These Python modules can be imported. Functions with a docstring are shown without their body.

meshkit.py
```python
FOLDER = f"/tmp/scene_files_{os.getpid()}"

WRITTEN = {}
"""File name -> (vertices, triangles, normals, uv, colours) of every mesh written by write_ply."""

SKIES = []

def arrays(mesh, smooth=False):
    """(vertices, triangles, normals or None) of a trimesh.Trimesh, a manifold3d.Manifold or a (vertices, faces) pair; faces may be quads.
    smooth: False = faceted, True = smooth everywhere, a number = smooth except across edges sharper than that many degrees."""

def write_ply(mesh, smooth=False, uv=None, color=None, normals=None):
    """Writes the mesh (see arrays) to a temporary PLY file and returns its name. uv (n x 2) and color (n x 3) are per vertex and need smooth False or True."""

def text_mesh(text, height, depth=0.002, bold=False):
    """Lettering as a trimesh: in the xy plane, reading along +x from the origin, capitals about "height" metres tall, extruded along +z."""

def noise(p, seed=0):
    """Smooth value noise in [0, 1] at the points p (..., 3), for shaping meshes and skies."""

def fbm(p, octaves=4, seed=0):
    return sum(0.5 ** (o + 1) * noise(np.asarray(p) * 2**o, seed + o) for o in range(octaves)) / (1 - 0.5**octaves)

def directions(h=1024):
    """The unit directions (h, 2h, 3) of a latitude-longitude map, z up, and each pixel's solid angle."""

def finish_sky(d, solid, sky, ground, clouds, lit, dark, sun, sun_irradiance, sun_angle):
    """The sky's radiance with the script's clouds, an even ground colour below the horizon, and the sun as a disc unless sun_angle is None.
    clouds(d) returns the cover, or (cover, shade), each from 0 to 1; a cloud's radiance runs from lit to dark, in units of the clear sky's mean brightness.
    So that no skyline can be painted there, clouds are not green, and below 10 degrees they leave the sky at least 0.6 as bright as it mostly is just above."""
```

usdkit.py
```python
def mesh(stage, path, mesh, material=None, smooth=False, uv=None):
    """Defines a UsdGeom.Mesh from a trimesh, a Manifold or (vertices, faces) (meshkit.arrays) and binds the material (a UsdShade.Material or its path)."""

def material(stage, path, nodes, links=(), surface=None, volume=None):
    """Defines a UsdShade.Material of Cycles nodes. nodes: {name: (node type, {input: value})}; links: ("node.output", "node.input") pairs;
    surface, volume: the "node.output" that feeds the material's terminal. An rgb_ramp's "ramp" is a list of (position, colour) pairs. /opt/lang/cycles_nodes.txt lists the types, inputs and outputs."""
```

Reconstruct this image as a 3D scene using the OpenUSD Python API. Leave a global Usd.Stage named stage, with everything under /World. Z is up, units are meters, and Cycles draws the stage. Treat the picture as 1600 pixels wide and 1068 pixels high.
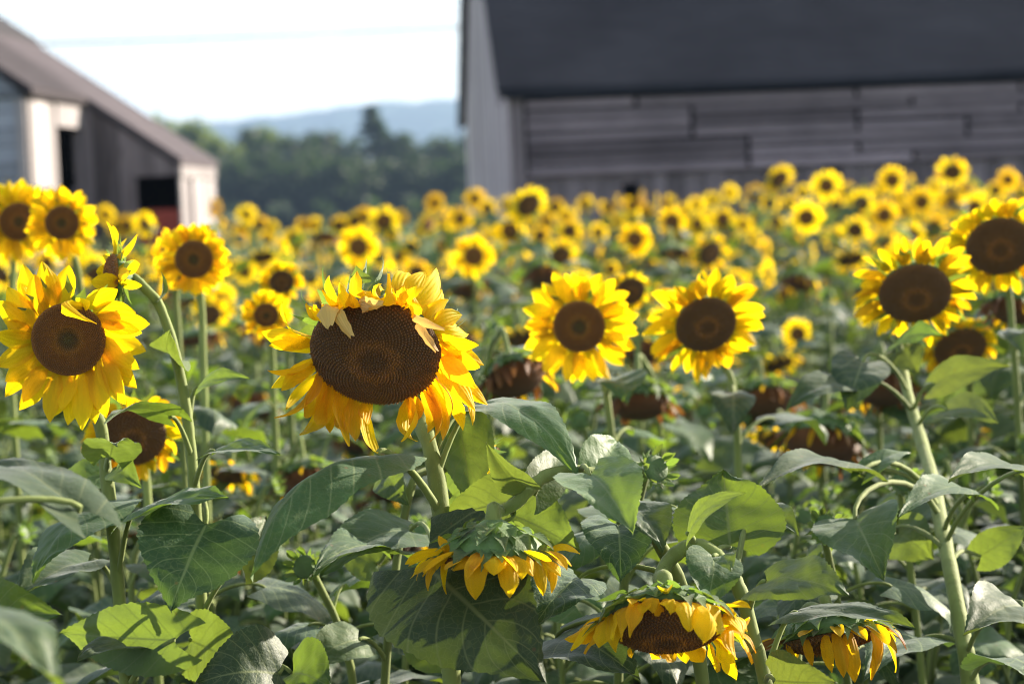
import math, random
import numpy as np
import trimesh
import meshkit, usdkit
from pxr import Usd, UsdGeom, UsdLux, UsdShade, Gf, Sdf, Vt

stage = Usd.Stage.CreateInMemory()
UsdGeom.SetStageUpAxis(stage, UsdGeom.Tokens.z)
UsdGeom.SetStageMetersPerUnit(stage, 1.0)
UsdGeom.Xform.Define(stage, '/World')
UsdGeom.Scope.Define(stage, '/World/Looks')

# ------------------------------------------------------------------ camera, sky, sun
CAM = np.array([0.0, 0.0, 1.55])
PITCH, ROLL = math.radians(3.33), math.radians(2.5)
APERTURE, FOCAL = 22.3, 50.0
EXPOSURE = 1.75
K = APERTURE / FOCAL / 1600.0                      # tangent per photograph pixel
SUN_AZ, SUN_EL = math.radians(56), math.radians(20)   # towards the sun, from +y clockwise
SKY_STRENGTH, SUN_INTENSITY = 0.06, 1.25

FWD = np.array([0, math.cos(PITCH), -math.sin(PITCH)])
UP0 = np.array([0, math.sin(PITCH), math.cos(PITCH)])
RIGHT0 = np.array([1.0, 0, 0])
# the camera is rolled so that the place's verticals lean left in the picture
RIGHT = math.cos(ROLL) * RIGHT0 - math.sin(ROLL) * UP0
UP = math.cos(ROLL) * UP0 + math.sin(ROLL) * RIGHT0


def P(px, py, d):
    """The point at depth d that the photograph shows at pixel (px, py) of 1600 x 1068."""
    return CAM + d * (FWD + (px - 800) * K * RIGHT - (py - 534) * K * UP)


def V(r, u, t):
    """Direction from right, up and towards-the-camera amounts."""
    v = r * RIGHT0 + u * np.array([0, 0, 1.0]) + t * np.array([0, -1.0, 0])
    return v / np.linalg.norm(v)


cam = UsdGeom.Camera.Define(stage, '/World/camera')
cam.CreateFocalLengthAttr(FOCAL)
cam.CreateHorizontalApertureAttr(APERTURE)
cam.CreateVerticalApertureAttr(APERTURE * 683 / 1024)
cam.CreateClippingRangeAttr(Gf.Vec2f(0.1, 20000))
cam.CreateFStopAttr(2.7)
cam.CreateFocusDistanceAttr(3.22)
cam.CreateExposureAttr(EXPOSURE)
m = np.eye(4)
m[0, :3], m[1, :3], m[2, :3], m[3, :3] = RIGHT, UP, -FWD, CAM
cam.AddTransformOp().Set(Gf.Matrix4d(m.tolist()))

TO_SUN = np.array([math.sin(SUN_AZ) * math.cos(SUN_EL), math.cos(SUN_AZ) * math.cos(SUN_EL), math.sin(SUN_EL)])
usdkit.material(stage, '/World/Looks/sky', {
    'sky': ('sky_texture', {'sky_type': 'single_scattering', 'sun_disc': False, 'sun_elevation': SUN_EL, 'sun_rotation': SUN_AZ, 'aerosol_density': 2.0, 'air_density': 1.0, 'ozone_density': 1.0}),
    'co': ('texture_coordinate', {}), 'mp': ('mapping', {'scale': (1.2, 1.2, 4.0)}),
    'n': ('noise_texture', {'scale': 1.6, 'detail': 5, 'roughness': 0.55}),
    'r': ('map_range', {'from_min': 0.25, 'from_max': 0.7, 'to_min': 0.11, 'to_max': 0.26, 'clamp': True}),
    'mx': ('mix_color', {'b': (11.5, 11.3, 11.1), 'use_clamp': False}),
    'bg': ('background_shader', {'strength': SKY_STRENGTH}),
}, [('co.generated', 'mp.vector'), ('mp.vector', 'n.vector'), ('n.fac', 'r.value'), ('r.result', 'mx.fac'), ('sky.color', 'mx.a'), ('mx.result', 'bg.color')], surface='bg.background')
dome = UsdLux.DomeLight.Define(stage, '/World/sky')
UsdShade.MaterialBindingAPI.Apply(dome.GetPrim()).Bind(UsdShade.Material.Get(stage, '/World/Looks/sky'))
sun = UsdLux.DistantLight.Define(stage, '/World/sun')
sun.CreateNormalizeAttr(True)
sun.CreateIntensityAttr(SUN_INTENSITY)
sun.CreateAngleAttr(0.5)
sun.CreateColorAttr(Gf.Vec3f(1.0, 0.88, 0.73))
zax = TO_SUN
xax = np.cross([0, 0, 1.0], zax); xax /= np.linalg.norm(xax)
m = np.eye(4)
m[0, :3], m[1, :3], m[2, :3] = xax, np.cross(zax, xax), zax
sun.AddTransformOp().Set(Gf.Matrix4d(m.tolist()))

# ------------------------------------------------------------------ materials
LOOKS = {}


def mat(name, nodes, links=(), surface=None, volume=None):
    LOOKS[name] = usdkit.material(stage, '/World/Looks/' + name, nodes, links, surface, volume)
    return LOOKS[name]


def plain(name, color, rough=0.7, spec=0.3, noise=None, amount=0.35, sheen=0.0, bump=0.0, stretch=(1, 1, 1)):
    n = {'co': ('texture_coordinate', {}), 'mp': ('mapping', {'scale': stretch}),
         'n': ('noise_texture', {'scale': noise or 6, 'detail': 5, 'roughness': 0.6}),
         'r': ('rgb_ramp', {'ramp': [(0.25, tuple(c * (1 - amount) for c in color)), (0.75, tuple(min(1, c * (1 + amount)) for c in color))]}),
         'ob': ('object_info', {}), 'mr': ('map_range', {'to_min': 0.8, 'to_max': 1.18}), 'h': ('hsv', {}),
         'b': ('bump', {'strength': bump, 'distance': 0.01}),
         'p': ('principled_bsdf', {'roughness': rough, 'specular_ior_level': spec, 'sheen_weight': sheen})}
    l = [('co.object', 'mp.vector'), ('mp.vector', 'n.vector'), ('n.fac', 'r.fac'), ('r.color', 'h.color'), ('ob.random', 'mr.value'), ('mr.result', 'h.value'), ('h.color', 'p.base_color'), ('n.fac', 'b.height')]
    if bump:
        l.append(('b.normal', 'p.normal'))
    return mat(name, n, l, surface='p.BSDF')


def leafmat(name, top_a, top_b, under, glow, trans=0.38, sheen=0.24, rough=0.55):
    n = {
        'uv': ('texture_coordinate', {}), 'sp': ('separate_xyz', {}),
        'u1': ('math', {'math_type': 'subtract', 'value2': 0.5}), 'u2': ('math', {'math_type': 'absolute'}), 'u': ('math', {'math_type': 'multiply', 'value2': 2.0}),
        's1': ('math', {'math_type': 'multiply', 'value2': -0.30}), 's': ('math', {'math_type': 'add'}),
        's2': ('math', {'math_type': 'multiply', 'value2': 7.0}), 'fr': ('math', {'math_type': 'fraction'}),
        'f1': ('math', {'math_type': 'subtract', 'value2': 0.5}), 'f2': ('math', {'math_type': 'absolute'}),
        'lat': ('map_range', {'from_min': 0.435, 'from_max': 0.49, 'clamp': True, 'to_max': 0.75}),
        'puf': ('map_range', {'from_min': 0.0, 'from_max': 0.5, 'to_min': 1.0, 'to_max': 0.0, 'clamp': True}),
        'mid': ('map_range', {'from_min': 0.012, 'from_max': 0.045, 'to_min': 1.0, 'to_max': 0.0, 'clamp': True}),
        'vein': ('math', {'math_type': 'maximum'}),
        'n': ('noise_texture', {'scale': 28, 'detail': 4, 'roughness': 0.6}),
        'n2': ('noise_texture', {'scale': 260, 'detail': 2}),
        'base': ('rgb_ramp', {'ramp': [(0.3, top_a), (0.7, top_b)]}),
        'topv': ('mix_color', {'b': (0.20, 0.26, 0.10)}), 'vf': ('math', {'math_type': 'multiply', 'value2': 0.9}), 'vo': ('voronoi_texture', {'feature': 'distance_to_edge', 'scale': 95}), 'vr': ('map_range', {'from_min': 0.0, 'from_max': 0.07, 'to_min': 0.35, 'to_max': 0.0, 'clamp': True}), 'vx': ('math', {'math_type': 'maximum'}),
        'sv': ('voronoi_texture', {'scale': 24}), 'sr': ('map_range', {'from_min': 0.05, 'from_max': 0.085, 'to_min': 0.8, 'to_max': 0.0, 'clamp': True}), 'spot': ('mix_color', {'b': (0.13, 0.085, 0.03)}),
        'und': ('mix_color', {'a': under, 'b': (0.24, 0.28, 0.12)}),
        'g': ('geometry', {}), 'side': ('mix_color', {}),
        'ob': ('object_info', {}), 'hv': ('map_range', {'to_min': 0.72, 'to_max': 1.25}), 'hh': ('map_range', {'to_min': 0.485, 'to_max': 0.508}), 'h': ('hsv', {}),
        'hgt': ('math', {'math_type': 'multiply_add', 'value2': 0.14}), 'hg2': ('math', {'math_type': 'multiply_add', 'value2': 0.35}),
        'b': ('bump', {'strength': 0.45, 'distance': 0.004}),
        'p': ('principled_bsdf', {'roughness': rough, 'specular_ior_level': 0.36, 'sheen_weight': sheen, 'sheen_roughness': 0.45, 'sheen_tint': (0.9, 0.95, 1.0)}),
        'gl': ('hsv', {'color': glow}), 'gv': ('mix_color', {'blend_type': 'multiply', 'b': (0.42, 0.42, 0.35)}),
        't': ('translucent_bsdf', {}), 'mx': ('mix_closure', {'fac': trans}),
    }
    l = [('uv.UV', 'sp.vector'), ('sp.x', 'u1.value1'), ('u1.value', 'u2.value1'), ('u2.value', 'u.value1'), ('u.value', 's1.value1'), ('s1.value', 's.value1'), ('sp.y', 's.value2'),
         ('s.value', 's2.value1'), ('s2.value', 'fr.value1'), ('fr.value', 'f1.value1'), ('f1.value', 'f2.value1'), ('f2.value', 'lat.value'), ('f2.value', 'puf.value'), ('u.value', 'mid.value'),
         ('lat.result', 'vx.value1'), ('uv.object', 'vo.vector'), ('vo.distance', 'vr.value'), ('vr.result', 'vx.value2'), ('vx.value', 'vein.value1'), ('mid.result', 'vein.value2'), ('uv.object', 'n.vector'), ('uv.object', 'n2.vector'), ('n.fac', 'base.fac'), ('base.color', 'topv.a'), ('vein.value', 'vf.value1'), ('vf.value', 'topv.fac'),
         ('vein.value', 'und.fac'), ('g.backfacing', 'side.fac'), ('topv.result', 'spot.a'), ('uv.object', 'sv.vector'), ('sv.distance', 'sr.value'), ('sr.result', 'spot.fac'), ('spot.result', 'side.a'), ('und.result', 'side.b'),
         ('ob.random', 'hv.value'), ('ob.random', 'hh.value'), ('hv.result', 'h.value'), ('hh.result', 'h.hue'), ('side.result', 'h.color'), ('h.color', 'p.base_color'),
         ('puf.result', 'hgt.value1'), ('n.fac', 'hgt.value3'), ('n2.fac', 'hg2.value1'), ('hgt.value', 'hg2.value3'), ('hg2.value', 'b.height'), ('b.normal', 'p.normal'),
         ('hv.result', 'gl.value'), ('hh.result', 'gl.hue'), ('gl.color', 'gv.a'), ('vf.value', 'gv.fac'), ('gv.result', 't.color'), ('p.BSDF', 'mx.closure1'), ('t.BSDF', 'mx.closure2')]
    return mat(name, n, l, surface='mx.closure')


def petalmat(name, base, mid, tip, glow, trans=0.62, rough=0.55):
    n = {'uv': ('texture_coordinate', {}), 'sp': ('separate_xyz', {}),
         'r': ('rgb_ramp', {'ramp': [(0.0, base), (0.4, mid), (1.0, tip)]}),
         'ob': ('object_info', {}), 'hv': ('map_range', {'to_min': 0.86, 'to_max': 1.1}), 'hh': ('map_range', {'to_min': 0.488, 'to_max': 0.508}), 'h': ('hsv', {}), 'gh': ('hsv', {'color': glow}),
         'w': ('wave_texture', {'wave_type': 'bands', 'bands_direction': 'x', 'scale': 1.6, 'distortion': 1.5, 'detail': 2}),
         'n': ('noise_texture', {'scale': 40, 'detail': 3}), 'ad': ('math', {'math_type': 'add'}),
         'b': ('bump', {'strength': 0.45, 'distance': 0.0015}),
         'p': ('principled_bsdf', {'roughness': rough, 'specular_ior_level': 0.25, 'sheen_weight': 0.1}),
         't': ('translucent_bsdf', {}), 'mx': ('mix_closure', {'fac': trans})}
    l = [('uv.UV', 'sp.vector'), ('sp.y', 'r.fac'), ('r.color', 'h.color'), ('ob.random', 'hv.value'), ('ob.random', 'hh.value'), ('hv.result', 'h.value'), ('hh.result', 'h.hue'), ('h.color', 'p.base_color'),
         ('uv.UV', 'w.vector'), ('uv.object', 'n.vector'), ('w.fac', 'ad.value1'), ('n.fac', 'ad.value2'), ('ad.value', 'b.height'), ('b.normal', 'p.normal'),
         ('hv.result', 'gh.value'), ('hh.result', 'gh.hue'), ('gh.color', 't.color'), ('p.BSDF', 'mx.closure1'), ('t.BSDF', 'mx.closure2')]
    return mat(name, n, l, surface='mx.closure')


leafmat('leaf_green', (0.024, 0.070, 0.022), (0.045, 0.108, 0.030), (0.10, 0.16, 0.055), (0.19, 0.29, 0.022))
leafmat('leaf_dark', (0.019, 0.055, 0.022), (0.034, 0.080, 0.028), (0.085, 0.13, 0.055), (0.10, 0.17, 0.02), trans=0.25)
leafmat('leaf_young', (0.06, 0.115, 0.042), (0.085, 0.15, 0.05), (0.13, 0.19, 0.06), (0.20, 0.285, 0.03), trans=0.38)
leafmat('bract_green', (0.05, 0.11, 0.03), (0.08, 0.15, 0.04), (0.10, 0.17, 0.05), (0.30, 0.46, 0.05), trans=0.3, sheen=0.15)
petalmat('petal_fresh', (0.85, 0.43, 0.003), (0.90, 0.61, 0.004), (0.92, 0.68, 0.007), (0.97, 0.70, 0.004))
petalmat('petal_old', (0.78, 0.34, 0.004), (0.86, 0.51, 0.006), (0.87, 0.56, 0.01), (0.92, 0.58, 0.006))
petalmat('petal_pale', (0.62, 0.34, 0.05), (0.70, 0.48, 0.12), (0.72, 0.53, 0.18), (0.75, 0.5, 0.12), trans=0.35)
petalmat('petal_brown', (0.11, 0.05, 0.02), (0.16, 0.072, 0.026), (0.24, 0.11, 0.035), (0.28, 0.12, 0.02), trans=0.3)


def discmat(name, ramp, scale=60):
    n = {'uv': ('texture_coordinate', {}), 'sp': ('separate_xyz', {}), 'n': ('noise_texture', {'scale': 90, 'detail': 3}), 'j': ('math', {'math_type': 'multiply_add', 'value2': 0.14}),
         'sb': ('math', {'math_type': 'subtract', 'value2': 0.07}), 'r': ('rgb_ramp', {'ramp': ramp}), 'v': ('voronoi_texture', {'scale': 420}),
         'b': ('bump', {'strength': 0.8, 'distance': 0.004, 'invert': True}), 'ob': ('object_info', {}),
         'p': ('principled_bsdf', {'roughness': 0.85, 'specular_ior_level': 0.15, 'sheen_weight': 0.15})}
    l = [('uv.UV', 'sp.vector'), ('sp.x', 'j.value3'), ('uv.object', 'n.vector'), ('n.fac', 'j.value1'), ('j.value', 'sb.value1'), ('sb.value', 'r.fac'), ('r.color', 'p.base_color'),
         ('uv.object', 'v.vector'), ('v.distance', 'b.height'), ('b.normal', 'p.normal')]
    return mat(name, n, l, surface='p.BSDF')


discmat('disc_ripe', [(0, (0.0944, 0.0464, 0.0112)), (0.18, (0.1227, 0.053, 0.0112)), (0.32, (0.2295, 0.0964, 0.015)), (0.46, (0.1274, 0.0579, 0.0131)), (0.8, (0.1086, 0.0521, 0.014)), (1, (0.1227, 0.0599, 0.016))])
discmat('disc_ripe_seed', [(0, (0.1665, 0.0817, 0.0198)), (0.18, (0.2164, 0.0937, 0.0198)), (0.32, (0.405, 0.1701, 0.0264)), (0.46, (0.2248, 0.1022, 0.0231)), (0.8, (0.1914, 0.0919, 0.0248)), (1, (0.2164, 0.1056, 0.0281))])
discmat('disc_fresh', [(0, (0.0803, 0.0628, 0.0131)), (0.2, (0.0849, 0.0482, 0.0112)), (0.36, (0.2295, 0.0964, 0.0112)), (0.55, (0.1793, 0.0695, 0.0102)), (0.85, (0.1416, 0.0579, 0.0112)), (1, (0.2295, 0.0964, 0.0112))])
discmat('disc_fresh_seed', [(0, (0.1416, 0.1107, 0.0231)), (0.2, (0.1499, 0.0851, 0.0198)), (0.36, (0.405, 0.1701, 0.0198)), (0.55, (0.3163, 0.1226, 0.0182)), (0.85, (0.2497, 0.1022, 0.0198)), (1, (0.405, 0.1701, 0.0198))])
discmat('disc_brown', [(0, (0.1037, 0.0482, 0.015)), (0.6, (0.1132, 0.0482, 0.014)), (1, (0.151, 0.0579, 0.016))])
discmat('disc_brown_seed', [(0, (0.1832, 0.0851, 0.0264)), (0.6, (0.1998, 0.0851, 0.0248)), (1, (0.2664, 0.1022, 0.0281))])
plain('stem', (0.15, 0.19, 0.05), 0.7, 0.15, noise=30, amount=0.3, sheen=0.12, bump=0.25, stretch=(1, 1, 0.12))
plain('stem_hair', (0.42, 0.46, 0.26), 0.6, 0.3, amount=0.1)
plain('calyx', (0.07, 0.13, 0.035), 0.6, 0.3, noise=40, amount=0.3, sheen=0.15, bump=0.3)

# weathered wood, roofs, ground
def woodmat(name, a, b, axis=0, scale=3.0):
    st = [14.0, 14.0, 14.0]; st[axis] = 0.7
    n = {'co': ('geometry', {}), 'mp': ('mapping', {'scale': tuple(st)}), 'n': ('noise_texture', {'scale': scale, 'detail': 6, 'roughness': 0.65}),
         'n2': ('noise_texture', {'scale': 0.9, 'detail': 4}), 'ad': ('mix_float', {'fac': 0.45}),
         'r': ('rgb_ramp', {'ramp': [(0.3, a), (0.7, b)]}), 'ob': ('object_info', {}), 'mr': ('map_range', {'to_min': 0.55, 'to_max': 1.35}), 'h': ('hsv', {}),
         'b': ('bump', {'strength': 0.5, 'distance': 0.01}), 'p': ('principled_bsdf', {'roughness': 0.85, 'specular_ior_level': 0.08})}
    l = [('co.position', 'mp.vector'), ('mp.vector', 'n.vector'), ('co.position', 'n2.vector'), ('n.fac', 'ad.a'), ('n2.fac', 'ad.b'), ('ad.result', 'r.fac'), ('r.color', 'h.color'), ('ob.random', 'mr.value'), ('mr.result', 'h.value'),
         ('h.color', 'p.base_color'), ('n.fac', 'b.height'), ('b.normal', 'p.normal')]
    return mat(name, n, l, surface='p.BSDF')


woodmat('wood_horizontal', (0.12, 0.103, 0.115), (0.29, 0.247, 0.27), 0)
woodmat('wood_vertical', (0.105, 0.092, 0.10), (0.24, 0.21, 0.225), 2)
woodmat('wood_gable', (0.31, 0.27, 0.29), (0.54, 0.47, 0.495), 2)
woodmat('wood_painted', (0.22, 0.205, 0.21), (0.42, 0.395, 0.40), 2)
woodmat('wood_blue', (0.17, 0.19, 0.225), (0.28, 0.30, 0.345), 0)
woodmat('roof_dark', (0.011, 0.013, 0.020), (0.040, 0.044, 0.057), 0, 1.5)
woodmat('roof_brown', (0.046, 0.041, 0.047), (0.080, 0.071, 0.079), 1, 1.5)
woodmat('roof_grey', (0.062, 0.060, 0.068), (0.10, 0.097, 0.107), 1, 1.5)
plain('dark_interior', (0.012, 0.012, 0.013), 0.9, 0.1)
plain('red_paint', (0.30, 0.04, 0.025), 0.5, 0.4, amount=0.2)
plain('rubber', (0.02, 0.02, 0.02), 0.8, 0.2)
plain('wire', (0.06, 0.06, 0.07), 0.5, 0.3, amount=0.05)
plain('soil', (0.045, 0.036, 0.022), 0.95, 0.1, noise=3, amount=0.5, bump=0.6)
plain('meadow', (0.08, 0.12, 0.035), 0.9, 0.15, noise=0.4, amount=0.4)
plain('hill_forest', (0.022, 0.044, 0.030), 0.95, 0.05, noise=0.02, amount=0.5)
plain('bark', (0.10, 0.075, 0.055), 0.9, 0.1, noise=8, amount=0.4)


def foliage(name, a, b, glow):
    n = {'g': ('geometry', {}), 'r': ('rgb_ramp', {'ramp': [(0, a), (1, b)]}), 'p': ('principled_bsdf', {'roughness': 0.6, 'specular_ior_level': 0.3}),
         't': ('translucent_bsdf', {'color': glow}), 'mx': ('mix_closure', {'fac': 0.3})}
    return mat(name, n, [('g.random_per_island', 'r.fac'), ('r.color', 'p.base_color'), ('p.BSDF', 'mx.closure1'), ('t.BSDF', 'mx.closure2')], surface='mx.closure')


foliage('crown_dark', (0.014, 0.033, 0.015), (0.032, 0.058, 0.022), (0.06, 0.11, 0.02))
foliage('crown_light', (0.060, 0.10, 0.026), (0.11, 0.16, 0.04), (0.22, 0.30, 0.04))
foliage('crown_pine', (0.018, 0.040, 0.024), (0.035, 0.062, 0.032), (0.07, 0.14, 0.04))

# ------------------------------------------------------------------ prim helpers
USED = {}


def numbered(path):
    k = USED.get(path, -1) + 1
    USED[path] = k
    return path if k == 0 else f'{path}_{k:03d}'


def path_of(p):
    return '/World' if p is None else str(p.GetPath())


def tag(p, label=None, cat=None, group=None, kind=None):
    for k, v in (('label', label), ('category', cat), ('group', group), ('kind', kind)):
        if v:
            p.SetCustomDataByKey(k, v)
    return p


def thing(name, label=None, cat=None, group=None, loc=(0, 0, 0), parent=None, kind=None):
    x = UsdGeom.Xform.Define(stage, numbered(path_of(parent) + '/' + name))
    x.AddTranslateOp().Set(Gf.Vec3d(*map(float, loc)))
    return tag(x.GetPrim(), label, cat, group, kind)


def obj(name, vf, material, parent=None, uv=None, smooth=True, kind=None, offset=None):
    """One Mesh prim. vf: trimesh or (vertices, faces)."""
    if isinstance(vf, trimesh.Trimesh):
        vf = (np.array(vf.vertices), np.array(vf.faces))
    v, f = np.asarray(vf[0], float), np.asarray(vf[1])
    if offset is not None:
        v = v - offset
    p = usdkit.mesh(stage, numbered(path_of(parent) + '/' + name), (v, f), LOOKS[material], smooth=smooth, uv=uv).GetPrim()
    return tag(p, kind=kind)


def quads(n, m_):
    i, j = np.meshgrid(np.arange(n - 1), np.arange(m_ - 1), indexing='ij')
    a = i * m_ + j
    return np.vstack([np.stack([a, a + 1, a + m_ + 1], -1).reshape(-1, 3), np.stack([a, a + m_ + 1, a + m_], -1).reshape(-1, 3)])


def join(parts):
    """Joins (v, f, uv) triples."""
    vs, fs, us, n = [], [], [], 0
    for v, f, u in parts:
        vs.append(v); fs.append(f + n); us.append(u if u is not None else np.zeros((len(v), 2))); n += len(v)
    return np.vstack(vs), np.vstack(fs), np.vstack(us)


def unit(v):
    return v / (np.linalg.norm(v) + 1e-12)


def catmull(pts, n=6):
    p = np.asarray(pts, float)
    p = np.vstack([2 * p[0] - p[1], p, 2 * p[-1] - p[-2]])
    out = []
    for i in range(1, len(p) - 2):
        for t in np.linspace(0, 1, n, endpoint=False):
            a, b, c, d = p[i - 1], p[i], p[i + 1], p[i + 2]
            out.append(0.5 * (2 * b + (c - a) * t + (2 * a - 5 * b + 4 * c - d) * t * t + (3 * b - a - 3 * c + d) * t ** 3))
    out.append(p[-2])
    return np.array(out)


def tube(pts, radii, sides=8, ridges=0.0):
    p = np.asarray(pts, float)
    r = np.interp(np.linspace(0, 1, len(p)), np.linspace(0, 1, len(np.atleast_1d(radii))), np.atleast_1d(radii)) if np.ndim(radii) else np.full(len(p), radii)
    t = np.gradient(p, axis=0); t /= np.linalg.norm(t, axis=1, keepdims=True) + 1e-12
    a = np.zeros_like(p)
    ref = np.array([1.0, 0, 0]) if abs(t[0][0]) < 0.9 else np.array([0, 0, 1.0])
    for i in range(len(p)):
        ref = unit(ref - t[i] * ref.dot(t[i])); a[i] = ref
    b = np.cross(t, a)
    ang = np.arange(sides) * 2 * np.pi / sides
    rr = r[:, None] * (1 + ridges * (np.arange(sides) % 2)[None])
    v = p[:, None] + rr[..., None] * (np.cos(ang)[None, :, None] * a[:, None] + np.sin(ang)[None, :, None] * b[:, None])
    i, j = np.meshgrid(np.arange(len(p) - 1), np.arange(sides), indexing='ij')
    q = np.stack([i * sides + j, i * sides + (j + 1) % sides, (i + 1) * sides + (j + 1) % sides, (i + 1) * sides + j], -1).reshape(-1, 4)
    f = np.vstack([q[:, [0, 1, 2]], q[:, [0, 2, 3]]])
    v = v.reshape(-1, 3)
    n0 = len(v)
    v = np.vstack([v, p[0], p[-1]])
    k = np.arange(sides)
    f = np.vstack([f, np.stack([np.full(sides, n0), (k + 1) % sides, k], 1), np.stack([np.full(sides, n0 + 1), n0 - sides + k, n0 - sides + (k + 1) % sides], 1)])
    return v, f, None


# ------------------------------------------------------------------ plant shapes
LEAF_V = [0, .06, .14, .26, .4, .55, .7, .83, .93, 1]
LEAF_W = [.50, .72, .90, 1.0, .96, .80, .56, .32, .13, .0]


def leaf_mesh(B, T, W, N, rng, bend=0.12, fold=0.22, wave=0.05, droop=0.0, rows=40, cols=13, lobe=0.2, teeth=0.03):
    """A heart-shaped toothed leaf from its base B to its tip T, W wide, its upper face towards N."""
    B, T = np.asarray(B, float), np.asarray(T, float)
    y = T - B; L = np.linalg.norm(y); y = y / L
    x = unit(np.cross(y, N)); z = np.cross(x, y)
    v = np.linspace(0, 1, rows)[:, None]; u = np.linspace(-1, 1, cols)[None]
    w = np.interp(v[:, 0], LEAF_V, LEAF_W)[:, None] * W / 2
    saw = (np.where(np.arange(rows) % 2 == 0, -.5, 1) * rng.uniform(.25, 1.15, rows))[:, None] * teeth * W / 2 * (np.abs(u) > 0.99) * (v < 0.96)
    au = np.abs(u)
    X = u * w + np.sign(u) * saw
    Y = L * v - lobe * L * au ** 1.4 * (1 - v) ** 2.6 + 0.03 * L * au * v * (1 - v)
    p1, p2, p3 = rng.uniform(0, 6.28, 3)
    asym = rng.uniform(-0.35, 0.35)
    Z = bend * L * 4 * v * (1 - v) + fold * np.abs(X) * (1 + asym * np.sign(u)) - droop * L * au ** 2 * (0.4 + v)
    Z = Z + wave * W * au ** 1.5 * (np.sin(v * 9 + p1 + u * 1.2) * 0.5 + 0.35 * np.sin(v * 17 + p2 * np.sign(u)))
    Z = Z + 0.0035 * W * np.abs(np.sin(np.pi * 7.0 * (v - 0.30 * au))) * np.minimum(1, 3 * au) * (1 - 0.6 * au) + 0.02 * W * np.sin(v * 4 + u * 3 + p3)
    q = np.stack([u * 3.2 + 0 * v + p1 * 3, v * 4.6 + 0 * u + p2 * 3, 0 * u * v + p3], -1)
    Z = Z + W * (0.055 * (meshkit.noise(q) - .5) + (0.028 * (meshkit.noise(q * 2.7) - .5) if rows > 15 else 0))
    Z = Z - 0.10 * L * au ** 2 * (1 - v) ** 3
    pts = B + X[..., None] * x + Y[..., None] * y + Z[..., None] * z
    uv = np.stack([np.broadcast_to(u * .5 + .5, X.shape), np.broadcast_to(v, X.shape)], -1)
    f = quads(rows, cols)
    return pts.reshape(-1, 3), f, uv.reshape(-1, 2)


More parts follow.
